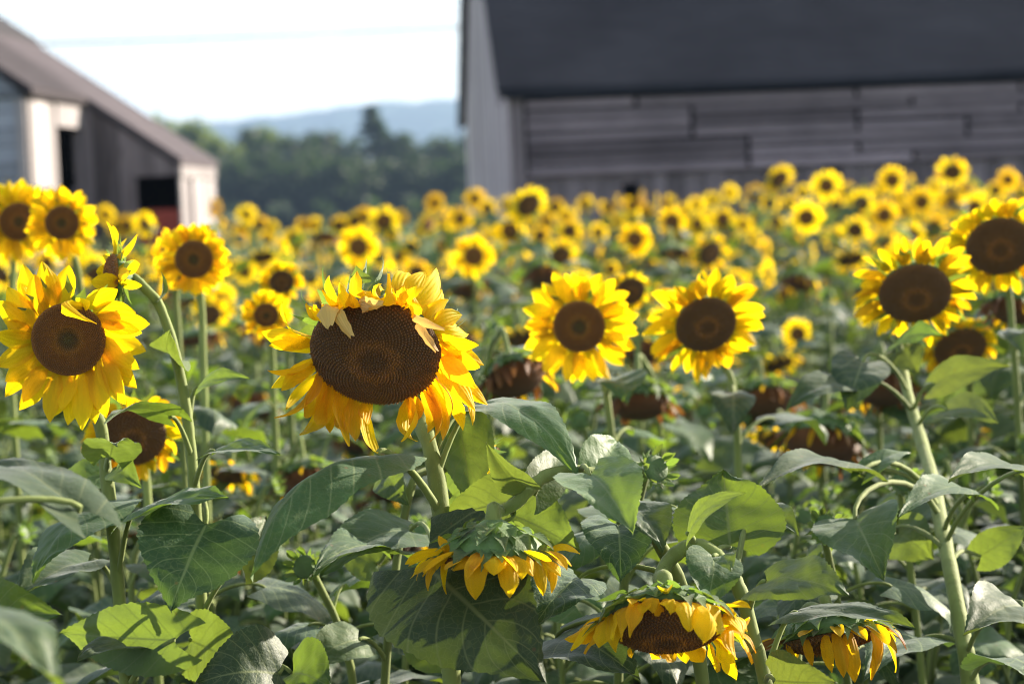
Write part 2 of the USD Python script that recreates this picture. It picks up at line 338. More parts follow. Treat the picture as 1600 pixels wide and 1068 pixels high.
def ribbon(base, d0, side, length, width, rng, droop=0.2, curl=0.0, cup=0.25, twist=0.0, rows=9, cols=5, tip=0.45, ragged=0.0, prof=None):
    """A petal or bract: a ribbon whose midline starts along d0 and sags by droop and curls by curl."""
    p, d, s = np.array(base, float), unit(np.array(d0, float)), unit(np.array(side, float))
    ds = length / (rows - 1)
    prof = prof or ([0, .12, .3, .5, .7, .85, .95, 1], [.38, .62, .92, 1, .88, .6, .32, .05])
    pts, uvs = [], []
    u = np.linspace(-1, 1, cols)
    ph = rng.uniform(0, 6.28)
    for i in range(rows):
        v = i / (rows - 1)
        s = unit(s - d * s.dot(d)); n = np.cross(s, d)
        ca, sa = math.cos(twist / rows), math.sin(twist / rows)
        s = unit(s * ca + n * sa); n = np.cross(s, d)
        w = np.interp(v, *prof) * width / 2 * (1 + ragged * rng.uniform(-.4, .4))
        off = cup * w * (u ** 2) + ragged * width * 0.25 * np.sin(u * 3 + ph + v * 6) + 0.06 * w * np.cos(u * 6)
        pts.append(p + (u * w)[:, None] * s + off[:, None] * n)
        uvs.append(np.stack([u * .5 + .5, np.full(cols, v)], -1))
        p = p + d * ds
        d = unit(d + np.array([0, 0, -1.0]) * droop / rows * (0.4 + 1.2 * v) + n * curl / rows + rng.normal(0, 0.03 + 0.12 * ragged, 3))
    return np.vstack(pts), quads(rows, cols), np.vstack(uvs)


def ribbon_to(base, tip, nrm, width, rng, bulge=0.12, **kw):
    """A petal from base to tip, bulging towards nrm."""
    base, tip = np.asarray(base, float), np.asarray(tip, float)
    y = tip - base; L = np.linalg.norm(y); y /= L
    z = unit(nrm - y * nrm.dot(y)); x = np.cross(y, z)
    rows, cols = kw.get('rows', 11), kw.get('cols', 5)
    prof = kw.get('prof') or ([0, .12, .3, .5, .7, .85, .95, 1], [.40, .66, .93, 1, .84, .52, .24, .03])
    cup, ragged, twist = kw.get('cup', .3), kw.get('ragged', 0.06), kw.get('twist', 0.0)
    v = np.linspace(0, 1, rows)
    u = np.linspace(-1, 1, cols)
    ph = rng.uniform(0, 6.28, 2)
    sway = rng.uniform(-.06, .06)
    pts, uvs = [], []
    for i in range(rows):
        a = twist * (v[i] - .3)
        s = x * math.cos(a) + z * math.sin(a); n = z * math.cos(a) - x * math.sin(a)
        w = np.interp(v[i], *prof) * width / 2 * (1 + ragged * rng.uniform(-1, 1))
        c = base + y * L * v[i] + z * bulge * L * 4 * v[i] * (1 - v[i]) + x * sway * L * math.sin(3.1 * v[i]) + z * ragged * .5 * width * math.sin(7 * v[i] + ph[0])
        off = -cup * w * u ** 2 + ragged * width * .5 * np.sin(u * 3 + ph[1] + v[i] * 5) + 0.07 * w * np.cos(u * 6.3)
        pts.append(c + (u * w)[:, None] * s + off[:, None] * n)
        uvs.append(np.stack([u * .5 + .5, np.full(cols, v[i])], -1))
    return np.vstack(pts), quads(rows, cols), np.vstack(uvs)


BRACT = ([0, .15, .35, .6, .8, 1], [.8, 1, .82, .42, .2, .03])


def frame(f):
    f = unit(np.asarray(f, float))
    e1 = unit(np.cross([0, 0, 1.0] if abs(f[2]) < .98 else [0, 1.0, 0], f)); e2 = np.cross(f, e1)   # seen from in front: e1 right, e2 up
    return f, e1, e2


def dome_mesh(C, f, R, h, rings=10, seg=28, flat=0.0):
    f, e1, e2 = frame(f)
    r = np.sin(np.linspace(0, math.pi / 2, rings)); a = np.arange(seg) * 2 * np.pi / seg
    pts, uvs = [C + f * h], [(0, 0)]
    for ri in r[1:]:
        hh = h * math.sqrt(max(0, 1 - ri ** 2)) * (1 - flat * math.exp(-(ri / .3) ** 2))
        for ai in a:
            pts.append(C + R * ri * (math.cos(ai) * e1 + math.sin(ai) * e2) + f * hh); uvs.append((ri, ai / 6.283))
    pts = np.array(pts); pts[0] = C + f * h * (1 - flat)
    faces = [(0, 1 + j, 1 + (j + 1) % seg) for j in range(seg)]
    for i in range(rings - 2):
        for j in range(seg):
            p, q = 1 + i * seg + j, 1 + i * seg + (j + 1) % seg
            faces += [(p, p + seg, q + seg), (p, q + seg, q)]
    return pts, np.array(faces), np.array(uvs)


def florets(C, f, R, h, n, rng, flat=0.0, inner=0.36, tall=1.0):
    """Seeds and disc florets packed in spirals on the dome, as one mesh."""
    f, e1, e2 = frame(f)
    parts = []
    for i in range(n):
        r = math.sqrt((i + .5) / n) * .985; a = i * 2.399963
        hh = h * math.sqrt(max(0, 1 - r * r)) * (1 - flat * math.exp(-(r / .3) ** 2))
        rad = math.cos(a) * e1 + math.sin(a) * e2
        c = C + R * r * rad + f * hh
        n_ = unit(f * math.sqrt(max(.02, 1 - r * r)) + rad * r * h / R)
        s = R / math.sqrt(n) * 1.32
        tang = unit(np.cross(n_, rad)); rd = np.cross(tang, n_)
        mid = abs(r - inner) < .13
        ht = s * tall * (0.55 + (1.1 * rng.random() if mid else 0.15 * rng.random()))
        k = np.arange(4) * math.pi / 2 + math.pi / 4
        ring = c + (s * .5 * np.cos(k))[:, None] * rd + (s * .42 * np.sin(k))[:, None] * tang
        lean = rng.normal(0, .25 if mid else .08, 2)
        top = c + n_ * ht + (ring - c) * (.3 if mid else .55) + (rd * lean[0] + tang * lean[1]) * s
        v = np.vstack([ring, top])
        fc = [(4, 5, 6), (4, 6, 7)]
        for q in range(4):
            fc += [(q, (q + 1) % 4, 4 + (q + 1) % 4), (q, 4 + (q + 1) % 4, 4 + q)]
        parts.append((v, np.array(fc), np.tile([r, 0], (8, 1))))
    return join(parts)


def calyx_mesh(C, f, R, depth, neck, rings=7, seg=20):
    f, e1, e2 = frame(f)
    prof = [(.97, -.03), (.985, -.15), (.94, -.36), (.78, -.58), (.52, -.80), (.3, -.95), (neck / R, -1.05)]
    pts = []
    for rr, zz in prof:
        for j in range(seg):
            a = j * 2 * np.pi / seg
            pts.append(C + R * rr * (math.cos(a) * e1 + math.sin(a) * e2) + f * zz * depth)
    i, j = np.meshgrid(np.arange(len(prof) - 1), np.arange(seg), indexing='ij')
    q = np.stack([i * seg + j, (i + 1) * seg + j, (i + 1) * seg + (j + 1) % seg, i * seg + (j + 1) % seg], -1).reshape(-1, 4)
    return np.array(pts), np.vstack([q[:, [0, 1, 2]], q[:, [0, 2, 3]]]), None


def emit(parent, name, tri, material, off=None, smooth=True, kind=None):
    return obj(name, (tri[0], tri[1]), material, parent, uv=tri[2], smooth=smooth, kind=kind, offset=off)


def bracts(add, C, f, R, rng, n=24, length=None, flare=0.15, reach=-0.1, back=0.16):
    """Pointed green bracts round the back of a head."""
    f, e1, e2 = frame(f)
    for k in range(n):
        a = (k + rng.uniform(-.3, .3)) * 2 * np.pi / n; lay = k % 2
        rad = math.cos(a) * e1 + math.sin(a) * e2; tan = -math.sin(a) * e1 + math.cos(a) * e2
        L = (length or R * .6) * rng.uniform(.75, 1.3)
        base = C + rad * R * (1.0 - .16 * lay) - f * R * (back + .16 * lay)
        add('bract', ribbon(base, rad * 1.0 + f * (flare + rng.uniform(-.2, .25)), tan, L, R * .42 * rng.uniform(.8, 1.1), rng, droop=.15, curl=rng.uniform(-.7, .5), cup=.3, rows=6, cols=3, prof=BRACT), 'bract_green')


def bract_cap(add, C, f, R, rng, depth, rings=((1.0, .12, 19, .5), (.86, .5, 14, .5), (.66, .72, 10, .46), (.45, .88, 6, .4)), lift=.6):
    """Rows of pointed bracts lying over the whole green back of a nodding head, their tips curling up."""
    f, e1, e2 = frame(f)
    for rr, zz, n, ln in rings:
        for k in range(n):
            a = (k + rng.uniform(-.35, .35) + rr * 7) * 2 * np.pi / n
            rad = math.cos(a) * e1 + math.sin(a) * e2; tan = -math.sin(a) * e1 + math.cos(a) * e2
            base = C + rad * R * rr * .9 - f * depth * (zz + .04)
            add('bract', ribbon(base, rad + f * (.55 * (1 - rr) + rng.uniform(-.1, .2) + (.25 if rr > .9 else .1)), tan, R * ln * rng.uniform(.8, 1.35), R * .36 * rng.uniform(.75, 1.25), rng,
                                droop=-.1, curl=-lift * rng.uniform(.2, 2.6), cup=.4, twist=rng.normal(0, .4), rows=7, cols=3, prof=BRACT), 'bract_green')


def petal_ring(add, C, f, R, rng, n=26, length=0.07, width=0.026, tilt=0.12, droop=0.2, material='petal_fresh', jitter=.12, ragged=0.02, skip=0.0, rows=8, cols=4, layers=2, cup=.3, mats=None):
    f, e1, e2 = frame(f)
    for lay in range(layers):
        for k in range(n // layers):
            if rng.random() < skip:
                continue
            a = (k + .5 * lay + rng.uniform(-.3, .3)) * 2 * np.pi / (n // layers)
            rad = math.cos(a) * e1 + math.sin(a) * e2; tan = -math.sin(a) * e1 + math.cos(a) * e2
            t = tilt + rng.normal(0, jitter) - .14 * lay
            base = C + rad * R * .95 - f * R * (.04 + .07 * lay)
            add('petal', ribbon(base, rad * math.cos(t) + f * math.sin(t), tan + f * rng.normal(0, .18), length * rng.uniform(.82, 1.12), width * rng.uniform(.8, 1.15), rng,
                                droop=droop * rng.uniform(.5, 1.5), curl=rng.normal(0, .35), cup=cup * rng.uniform(.4, 1.4), twist=rng.normal(0, .35 + 2 * ragged), rows=rows, cols=cols, ragged=ragged),
                (mats[int(rng.integers(len(mats)))] if mats else material))


def petiole(S, B, tipdir, r=0.004, sides=6, rise=0.25):
    S, B = np.asarray(S, float), np.asarray(B, float)
    L = np.linalg.norm(B - S)
    c1 = S + (B - S) * .35 + np.array([0, 0, rise * L]); c2 = B - tipdir * L * .12 + np.array([0, 0, .08 * L])
    t = np.linspace(0, 1, 10)[:, None]
    pts = (1 - t) ** 3 * S + 3 * (1 - t) ** 2 * t * c1 + 3 * (1 - t) * t * t * c2 + t ** 3 * B
    return tube(pts, [r * 1.35, r, r * .85], sides)

# ------------------------------------------------------------------ the setting
def smooth01(x):
    x = np.clip(x, 0, 1); return x * x * (3 - 2 * x)


def ground_z(x, y):
    x, y = np.asarray(x, float), np.asarray(y, float)
    return 0.05 * np.sin(x * .21 + 1) * smooth01(y / 15) + 0.03 * np.sin(y * .17) - .02


def sheet(xs, ys, lift=0.0):
    X, Y = np.meshgrid(xs, ys, indexing='ij')
    Z = ground_z(X, Y) + lift
    return np.stack([X, Y, Z], -1).reshape(-1, 3), quads(len(xs), len(ys))[:, [0, 2, 1]]


gx = np.concatenate([np.linspace(-4000, -60, 14), np.linspace(-50, 50, 41), np.linspace(60, 4000, 14)])
gy = np.concatenate([np.linspace(-250, -20, 5), np.linspace(-15, 60, 40), np.linspace(80, 4300, 30)])
tag(obj('ground', sheet(gx, gy), 'meadow'), kind='structure')
tag(obj('field_soil', sheet(np.linspace(-20, 20, 41), np.linspace(-9, 26.6, 40), 0.012), 'soil'), kind='structure')

# the far wooded ridge: profile measured as (pixel, row) of its skyline at 3 km
sky_line = [(-500, 330), (-200, 300), (0, 268), (150, 236), (250, 214), (310, 200), (400, 186), (520, 171), (620, 163), (720, 157), (850, 150), (1050, 148), (1250, 160), (1500, 190), (1800, 230), (2100, 262)]
ridge = np.array([P(px, py, 3000.0) for px, py in sky_line])
n_x, n_y = 260, 60
hx = np.linspace(ridge[0, 0], ridge[-1, 0], n_x)
ht = np.interp(hx, ridge[:, 0], ridge[:, 2])
t = np.linspace(-1, 1, n_y)
X = np.repeat(hx[:, None], n_y, 1)
Y = 3000 + 650 * t[None] + 0 * X
shape = np.cos(t * math.pi / 2)[None] ** 1.3
nz = meshkit.fbm(np.stack([X / 160, Y / 160, 0 * X], -1), 5, 3)
nz2 = meshkit.noise(np.stack([X / 14, Y / 14, 0 * X], -1), 8)
Z = ht[:, None] * shape * (0.9 + .2 * (nz - .5) + .1) + 9 * (nz2 - .5) * shape - 1.5
tag(obj('hills', (np.stack([X, Y, Z], -1).reshape(-1, 3), quads(n_x, n_y)[:, [0, 2, 1]]), 'hill_forest', smooth=False), kind='structure')

# even evening air, which turns the ridge and the trees blue
hz = trimesh.creation.box(bounds=[[-4200, -300, -3.0], [4200, 4400, 215.0]])
mat('air', {'v': ('principled_volume', {'color': (0.45, 0.66, 1.0), 'density': 0.00017, 'anisotropy': 0.2})}, surface=None, volume='v.volume')
tag(obj('haze', hz, 'air', smooth=False), kind='stuff')


# ------------------------------------------------------------------ buildings
class Frame:
    """A building's own axes: u along its front, w away from the camera, z up."""
    def __init__(self, origin, ang, k=1.0, lift=0.0):
        self.o = np.array([origin[0], origin[1], lift]); self.k = k
        self.u = np.array([math.cos(ang), math.sin(ang), 0]); self.w = np.array([-math.sin(ang), math.cos(ang), 0])

    def __call__(self, pts):
        pts = np.asarray(pts, float)
        return self.o + self.k * (pts[:, :1] * self.u + pts[:, 1:2] * self.w + pts[:, 2:] * np.array([0, 0, 1.0]))


def prism(fr, poly, axis, a, b):
    """Extrudes a polygon. axis 'w': poly in (u, z), from w=a to b; axis 'u': poly in (w, z), from u=a to b."""
    poly = np.asarray(poly, float); n = len(poly)
    def lay(t):
        return np.stack([poly[:, 0], np.full(n, t), poly[:, 1]], 1) if axis == 'w' else np.stack([np.full(n, t), poly[:, 0], poly[:, 1]], 1)
    v = fr(np.vstack([lay(a), lay(b)]))
    f = [(0, i, i + 1) for i in range(1, n - 1)] + [(n, n + i + 1, n + i) for i in range(1, n - 1)]
    for i in range(n):
        j = (i + 1) % n
        f += [(i, n + i, n + j), (i, n + j, j)]
    m_ = trimesh.Trimesh(v, np.array(f), process=False)
    m_.fix_normals()
    return np.array(m_.vertices), np.array(m_.faces)


def plank(fr, parent, name, poly, axis, a, b, material):
    return obj(name, prism(fr, poly, axis, a, b), material, parent, smooth=False)


rng = np.random.default_rng(7)
# right barn -----------------------------------------------------------------
A = P(797, 148, 27.0)
barn = thing('barn', 'large grey weathered barn with dark roof and board wall filling the upper right', 'barn')
BF = Frame(A, math.radians(3.7))
zE, D, Ln, RISE = A[2] + 0.05, 10.5, 13.0, 3.5
z1 = P(812, 277, 27.0)[2]
half = D / 2
th = 0.06
roof_u0, roof_u1 = -0.16, Ln + .16
slope = RISE / half
for s in (0, 1):
    w0, wr = (-.14, half) if s == 0 else (D + .14, half)
    ze, zr = zE - .14 * slope + .06, zE + RISE + .06
    us = np.linspace(roof_u0, roof_u1, 27); ws = np.linspace(0, 1, 9)
    top_, bot_ = [], []
    for a_ in us:
        for b_ in ws:
            sag = .055 * math.sin(math.pi * min(1, max(0, a_ / 7.5))) * (1 - b_) + .03 * math.sin(a_ * 1.1 + b_ * 4) * (1 - b_) * b_
            top_.append((a_, w0 + (wr - w0) * b_, ze + (zr - ze) * b_ + th * 1.2 - sag)); bot_.append((a_, w0 + (wr - w0) * b_, ze + (zr - ze) * b_ - sag))
    n_ = len(top_); q_ = quads(27, 9)
    ed = [i * 9 for i in range(27)] + [26 * 9 + j for j in range(1, 9)] + [i * 9 + 8 for i in range(25, -1, -1)] + [j for j in range(7, 0, -1)]
    f_ = [tuple(x) for x in q_] + [tuple(n_ + x[::-1]) for x in q_]
    for a_, b_ in zip(ed, ed[1:] + ed[:1]):
        f_ += [(a_, b_, n_ + b_), (a_, n_ + b_, n_ + a_)]
    m_ = trimesh.Trimesh(BF(np.array(top_ + bot_)), np.array(f_), process=False); m_.fix_normals()
    obj('roof', m_, 'roof_dark', barn, smooth=30)
plank(BF, barn, 'fascia', [(-.12, zE - .10), (-.09, zE - .10), (-.09, zE - .03), (-.12, zE - .05)], 'u', roof_u0 + .02, roof_u1 - .02, 'roof_dark')
# front wall: seven courses of warped boards over a row of upright ones
ncs = 7
ch = (zE - .12 - z1) / ncs
for c in range(ncs):
    zb = z1 + c * ch
    u = .16
    while u < Ln - .3:
        L = .66 * rng.integers(2, 5)
        e = min(Ln - .02, u + L)
        dz, out, tlt = rng.normal(0, .005), rng.uniform(0, .014), rng.normal(0, .008)
        poly = [(-.035 - out, zb + dz + .012), (-.012 - out * .3, zb + ch * .80 + dz), (.012, zb + ch * .80 + dz), (-.004, zb + dz + .012)]
        v, f = prism(BF, poly, 'u', u + .025, e - .025)
        du = (v - BF.o) @ BF.u
        v[:, 2] += (du - u) * tlt / L
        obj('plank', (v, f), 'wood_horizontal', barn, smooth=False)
        u = e
plank(BF, barn, 'beam', [(.06, z1 - .12), (.18, z1 - .12), (.18, z1 + .04), (.06, z1 + .04)], 'u', .1, Ln - .1, 'wood_horizontal')
u = .18
while u < Ln - .2:
    wd = rng.uniform(.17, .28)
    if rng.random() > .09:
        o = rng.uniform(0, .045)
        plank(BF, barn, 'upright_plank', [(u, -.1), (u + wd - .014, -.1), (u + wd - .014, z1 - rng.uniform(.0, .03)), (u, z1 - rng.uniform(.0, .03))], 'w', -.005 + o, .02 + o, 'wood_vertical')
    u += wd
plank(BF, barn, 'corner_board', [(0, -.1), (.15, -.1), (.15, zE - .1), (0, zE - .1)], 'w', -.03, .0, 'wood_vertical')
# gable wall on the left end
w = 0.0
while w < D - .01:
    wd = min(D - w, rng.uniform(.2, .3))
    a, b = w + .006, w + wd - .006
    top = lambda q: zE - .02 + min(q, D - q) * slope
    poly = [(a, -.1), (b, -.1), (b, top(b))] + ([(half, top(half))] if a < half < b else []) + [(a, top(a))]
    o = rng.uniform(0, .012)
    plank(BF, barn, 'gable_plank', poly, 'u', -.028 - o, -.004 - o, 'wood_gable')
    w += wd
for s in (0, 1):
    q0, q1 = (-.14, half) if s == 0 else (D + .14, half)
    zz0, zz1 = zE - .14 * slope - .08, zE + RISE - .08
    plank(BF, barn, 'rake_board', [(q0, zz0), (q1, zz1), (q1, zz1 + .135), (q0, zz0 + .135)], 'u', -.15, -.12, 'wood_vertical')
plank(BF, barn, 'end_wall', [(0, -.1), (D, -.1), (D, zE), (half, zE + RISE), (0, zE)], 'u', Ln - .03, Ln, 'wood_vertical')
plank(BF, barn, 'back_wall', [(0, -.1), (Ln - .04, -.1), (Ln - .04, zE - .02), (0, zE - .02)], 'w', D - .03, D - .001, 'wood_vertical')
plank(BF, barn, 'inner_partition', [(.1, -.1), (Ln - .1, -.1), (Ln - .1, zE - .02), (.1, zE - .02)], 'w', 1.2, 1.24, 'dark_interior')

# left shed -------------------------------------------------------------------
C1, C2 = P(278, 258, 28.0), P(332, 262, 30.2)   # drawn up at 28 m, built three quarters as large at 21 m
angw = math.atan2(C2[1] - C1[1], C2[0] - C1[0]) - math.pi / 2
ze = C1[2]; SL = .71
SF = Frame(P(278, 258, 21.0), angw, .75, P(278, 258, 21.0)[2] - .75 * ze)
shed = thing('shed', 'weathered shed with long brown roof sloping down to the right behind the left flowers', 'shed')
DM = float((C2 - C1)[:2] @ SF.w[:2])
uE = -1.18; WE = -2.42; UR = -5.2
zt = lambda u: ze + SL * (-u if u > UR else 2 * -UR + u)
t_ = .09
# roof slabs
plank(SF, shed, 'roof', [(.05, zt(.05) + .03), (.05, zt(.05) + .03 + t_), (UR, zt(UR) + .03 + t_), (UR, zt(UR) + .03)], 'w', -.06, DM + .15, 'roof_brown')
plank(SF, shed, 'roof', [(uE + .12, zt(uE + .12) + .028), (uE + .12, zt(uE + .12) + .028 + t_), (UR, zt(UR) + .028 + t_), (UR, zt(UR) + .028)], 'w', WE - .15, -.062, 'roof_brown')
plank(SF, shed, 'roof', [(UR, zt(UR) + .03), (UR, zt(UR) + .03 + t_), (2 * UR, ze + .03 + t_), (2 * UR, ze + .03)], 'w', WE - .15, DM + .15, 'roof_brown')
uu = -2.28   # the upper, greyer roof section laps over the brown one
plank(SF, shed, 'upper_roof', [(uu, zt(uu) + .115), (uu, zt(uu) + .17), (UR, zt(UR) + .17), (UR, zt(UR) + .115)], 'w', WE - .17, DM + .17, 'roof_grey')
# camera-facing wall of the low part, with the dark doorway
u = uE + .02
while u < -.01:
    wd = min(rng.uniform(.11, .17), -u)
    a, b = u + .004, u + wd - .004
    lo = -.75
    if b > -.52 and a < -.08:
        lo = 2.13
    o = rng.uniform(0, .014)
    plank(SF, shed, 'upright_plank', [(a, lo), (b, lo), (b, zt(b) - .01), (a, zt(a) - .01)], 'w', -.02 - o, .005 - o, 'wood_vertical')
    u += wd
plank(SF, shed, 'door_post', [(-.57, -.75), (-.51, -.75), (-.51, 2.12), (-.57, 2.12)], 'w', -.06, -.036, 'wood_vertical')
plank(SF, shed, 'diagonal_brace', [(-1.02, 1.2), (-.94, 1.2), (-.66, 2.5), (-.74, 2.5)], 'w', -.062, -.038, 'wood_vertical')
# right wall of the low part
w = .0; k = 0
while w < DM - .01:
    wd = min(DM - w, .235)
    if k != 2:
        plank(SF, shed, 'painted_plank', [(w + .005, -.75), (w + wd - .005, -.75), (w + wd - .005, ze - .16), (w + .005, ze - .16)], 'u', -.004, .022 + rng.uniform(0, .012), 'wood_painted')
    else:
        plank(SF, shed, 'dark_plank', [(w + .005, -.75), (w + wd - .005, -.75), (w + wd - .005, ze - .2), (w + .005, ze - .2)], 'u', -.03, -.006, 'wood_vertical')
    w += wd; k += 1
plank(SF, shed, 'eave_board', [(-.02, ze - .15), (DM + .02, ze - .15), (DM + .02, ze + .01), (-.02, ze + .01)], 'u', .002, .04, 'wood_painted')
# right wall of the near part: planks, doorway with header, small window
eE = zt(uE)
w = WE
while w < -1.25:
    wd = min(.26, -1.25 - w + .001)
    segs = [(-.75, eE - .02)]
    if -2.3 < w + wd / 2 < -1.75:
        segs = [(-.75, 1.83), (2.02, eE - .02)]
    for lo, hi in segs:
        plank(SF, shed, 'painted_plank', [(w + .004, lo), (w + wd - .004, lo), (w + wd - .004, hi), (w + .004, hi)], 'u', uE - .004, uE + .02 + rng.uniform(0, .012), 'wood_painted')
    w += wd
plank(SF, shed, 'door_header', [(-1.25, eE - .35), (-.03, eE - .35), (-.03, eE - .02), (-1.25, eE - .02)], 'u', uE - .002, uE + .045, 'wood_painted')
plank(SF, shed, 'door_post', [(-.14, -.75), (-.04, -.75), (-.04, eE - .36), (-.14, eE - .36)], 'u', uE - .06, uE + .02, 'wood_vertical')
plank(SF, shed, 'door_rail', [(-1.24, 1.55), (-.1, 1.95), (-.1, 2.03), (-1.24, 1.63)], 'u', uE - .12, uE - .09, 'wood_vertical')
# camera-facing wall of the near part: clapboards
z = -.75
while z < zt(UR) - .2:
    h = .19
    def lim(zz):
        return min(uE - .02, (ze - zz) / SL - .02)
    r0, r1 = lim(z), lim(z + h)
    l0, l1 = 2 * UR - r0, 2 * UR - r1
    if r1 > l1 + .1:
        plank(SF, shed, 'clapboard', [(l0, z + .006), (r0, z + .006), (r1, z + h - .004), (l1, z + h - .004)], 'w', WE - rng.uniform(.012, .026), WE + .004, 'wood_blue')
    z += h
plank(SF, shed, 'trim_board', [(2 * UR - uE, eE - .07), (uE - .06, eE - .07), (uE - .06, eE + .03), (2 * UR - uE, eE + .03)], 'w', WE - .055, WE - .03, 'wood_blue')
plank(SF, shed, 'corner_board', [(uE - .10, -.75), (uE + .0, -.75), (uE + .0, eE - .08), (uE - .10, eE - .08)], 'w', WE - .06, WE - .031, 'wood_painted')
# far and left walls close it, so that the doorways are dark
plank(SF, shed, 'back_wall', [(2 * UR + .04, -.75), (-.04, -.75), (-.04, ze), (UR, zt(UR)), (2 * UR + .04, ze)], 'w', DM - .03, DM - .004, 'wood_vertical')
plank(SF, shed, 'left_wall', [(WE, -.75), (DM, -.75), (DM, ze), (WE, ze)], 'u', 2 * UR, 2 * UR + .03, 'wood_vertical')
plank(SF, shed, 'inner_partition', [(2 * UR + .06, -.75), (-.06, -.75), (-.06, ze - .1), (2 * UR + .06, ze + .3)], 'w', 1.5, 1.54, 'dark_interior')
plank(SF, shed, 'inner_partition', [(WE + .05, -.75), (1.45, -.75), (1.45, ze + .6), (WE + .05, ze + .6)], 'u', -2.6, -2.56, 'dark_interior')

# the red thing just inside the low doorway: a small farm cart with its tailboard out
cart = thing('farm_cart', 'red wooden farm cart standing in the dark shed doorway', 'cart')
def rbox(fr, lo, hi):
    return prism(fr, [(lo[0], lo[2]), (hi[0], lo[2]), (hi[0], hi[2]), (lo[0], hi[2])], 'w', lo[1], hi[1])
c0 = (-.95, .1)
obj('cart_bed', rbox(SF, (-.98, .12, .08), (-.02, 1.35, .14)), 'red_paint', cart, smooth=False)
for a_, b_ in (((-.98, .08, .06), (-.02, .115, 1.72)), ((-.98, 1.36, .06), (-.02, 1.40, 1.45)), ((-1.02, .12, .06), (-.985, 1.35, 1.45))):
    obj('side_board', rbox(SF, a_, b_), 'red_paint', cart, smooth=False)
for uu_ in (-.9, -.12):
    for ww in (.3, 1.1):
        wh = trimesh.creation.annulus(.16, .3, .09, sections=20)
        wh.apply_transform(trimesh.transformations.rotation_matrix(math.pi / 2, [0, 1, 0]))
        v = SF(np.array(wh.vertices) + [uu_, ww, -.21]); obj('wheel', (v, np.array(wh.faces)), 'rubber', cart, smooth=30)
obj('axle', tube(SF(np.array([(-.98, .3, -.21), (-.02, .3, -.21)])), .03, 8), 'rubber', cart)
obj('axle', tube(SF(np.array([(-.98, 1.1, -.21), (-.02, 1.1, -.21)])), .03, 8), 'rubber', cart)
for uu_ in (-.9, -.12):
    obj('strut', rbox(SF, (uu_ - .04, .26, -.18), (uu_ + .04, 1.14, .08)), 'red_paint', cart, smooth=False)

# the wire across the pale sky, from beyond the left edge to the barn's ridge
wp = [P(-140, 76, 23.0), P(62, 69, 24.3), P(270, 62, 25.8), P(480, 54, 27.5), P(718, 43, 29.9)]
tag(obj('overhead_wire', tube(catmull(wp, 6), .016, 6), 'wire'), 'thin overhead wire crossing the pale sky from the shed roof to the barn', 'wire')


# ------------------------------------------------------------------ far trees
def crown_tris(rng, clumps, per, size, pine=False):
    vs, fs = [], []
    n = 0
    for k in range(clumps):
        if pine:
            h = rng.uniform(.12, 1) ; rad = (1 - h) * .24 + .02
            a = rng.uniform(0, 6.28); c = np.array([math.cos(a) * rad * rng.uniform(.2, 1), math.sin(a) * rad * rng.uniform(.2, 1), h]); sp = np.array([.03, .03, .014]) * (1.25 - h * .8)
        else:
            d = unit(rng.normal(0, 1, 3)); c = np.array([.5, .5, .64]) * 0 + np.array([d[0] * .21, d[1] * .21, .60 + d[2] * .34]) * np.array([1, 1, 1]) * rng.uniform(.75, 1.05)
            sp = np.array([.055, .055, .04])
        for _ in range(per):
            q = c + rng.normal(0, 1, 3) * sp
            if q[2] < .04: continue
            e1 = unit(rng.normal(0, 1, 3)); e2 = unit(np.cross(e1, rng.normal(0, 1, 3))); s = size * rng.uniform(.6, 1.3)
            vs += [q - e1 * s - e2 * s * .6, q + e1 * s - e2 * s * .4, q + e1 * s * .5 + e2 * s, q - e1 * s * .7 + e2 * s * .7]
            fs += [(n, n + 1, n + 2), (n, n + 2, n + 3)]; n += 4
    return np.array(vs), np.array(fs)


kinds = stage.CreateClassPrim('/World/kinds')


def tree_kind(name, seed, material, pine=False):
    r = np.random.default_rng(seed)
    k = thing(name, parent=kinds)
    v, f = crown_tris(r, 90 if pine else 85, 34, .02 if pine else .024, pine)
    obj('crown', (v, f), material, k, smooth=False)
    pts = [(0, 0, -.03), (.008, .004, .25), (-.004, .01, .55), (.004, 0, .85)]
    parts = [tube(catmull(pts, 4), [.017, .012, .008, .003], 7)]
    for i in range(6):
        a, h = r.uniform(0, 6.28), r.uniform(.3, .75)
        parts.append(tube(catmull([(0, 0, h), (math.cos(a) * .08, math.sin(a) * .08, h + .06), (math.cos(a) * .17, math.sin(a) * .17, h + .14)], 3), [.006, .002], 5))
    obj('trunk', join(parts)[:2], 'bark', k)
    return k


def instance(kind, name, label, cat, group, loc, rotz=0.0, scale=(1, 1, 1)):
    x = UsdGeom.Xform.Define(stage, numbered('/World/' + name))
    x.AddTranslateOp().Set(Gf.Vec3d(*map(float, loc))); x.AddRotateZOp().Set(float(math.degrees(rotz))); x.AddScaleOp().Set(Gf.Vec3f(*map(float, scale)))
    p = tag(x.GetPrim(), label, cat, group)
    p.GetReferences().AddInternalReference(kind.GetPath())
    p.SetInstanceable(True)
    return p


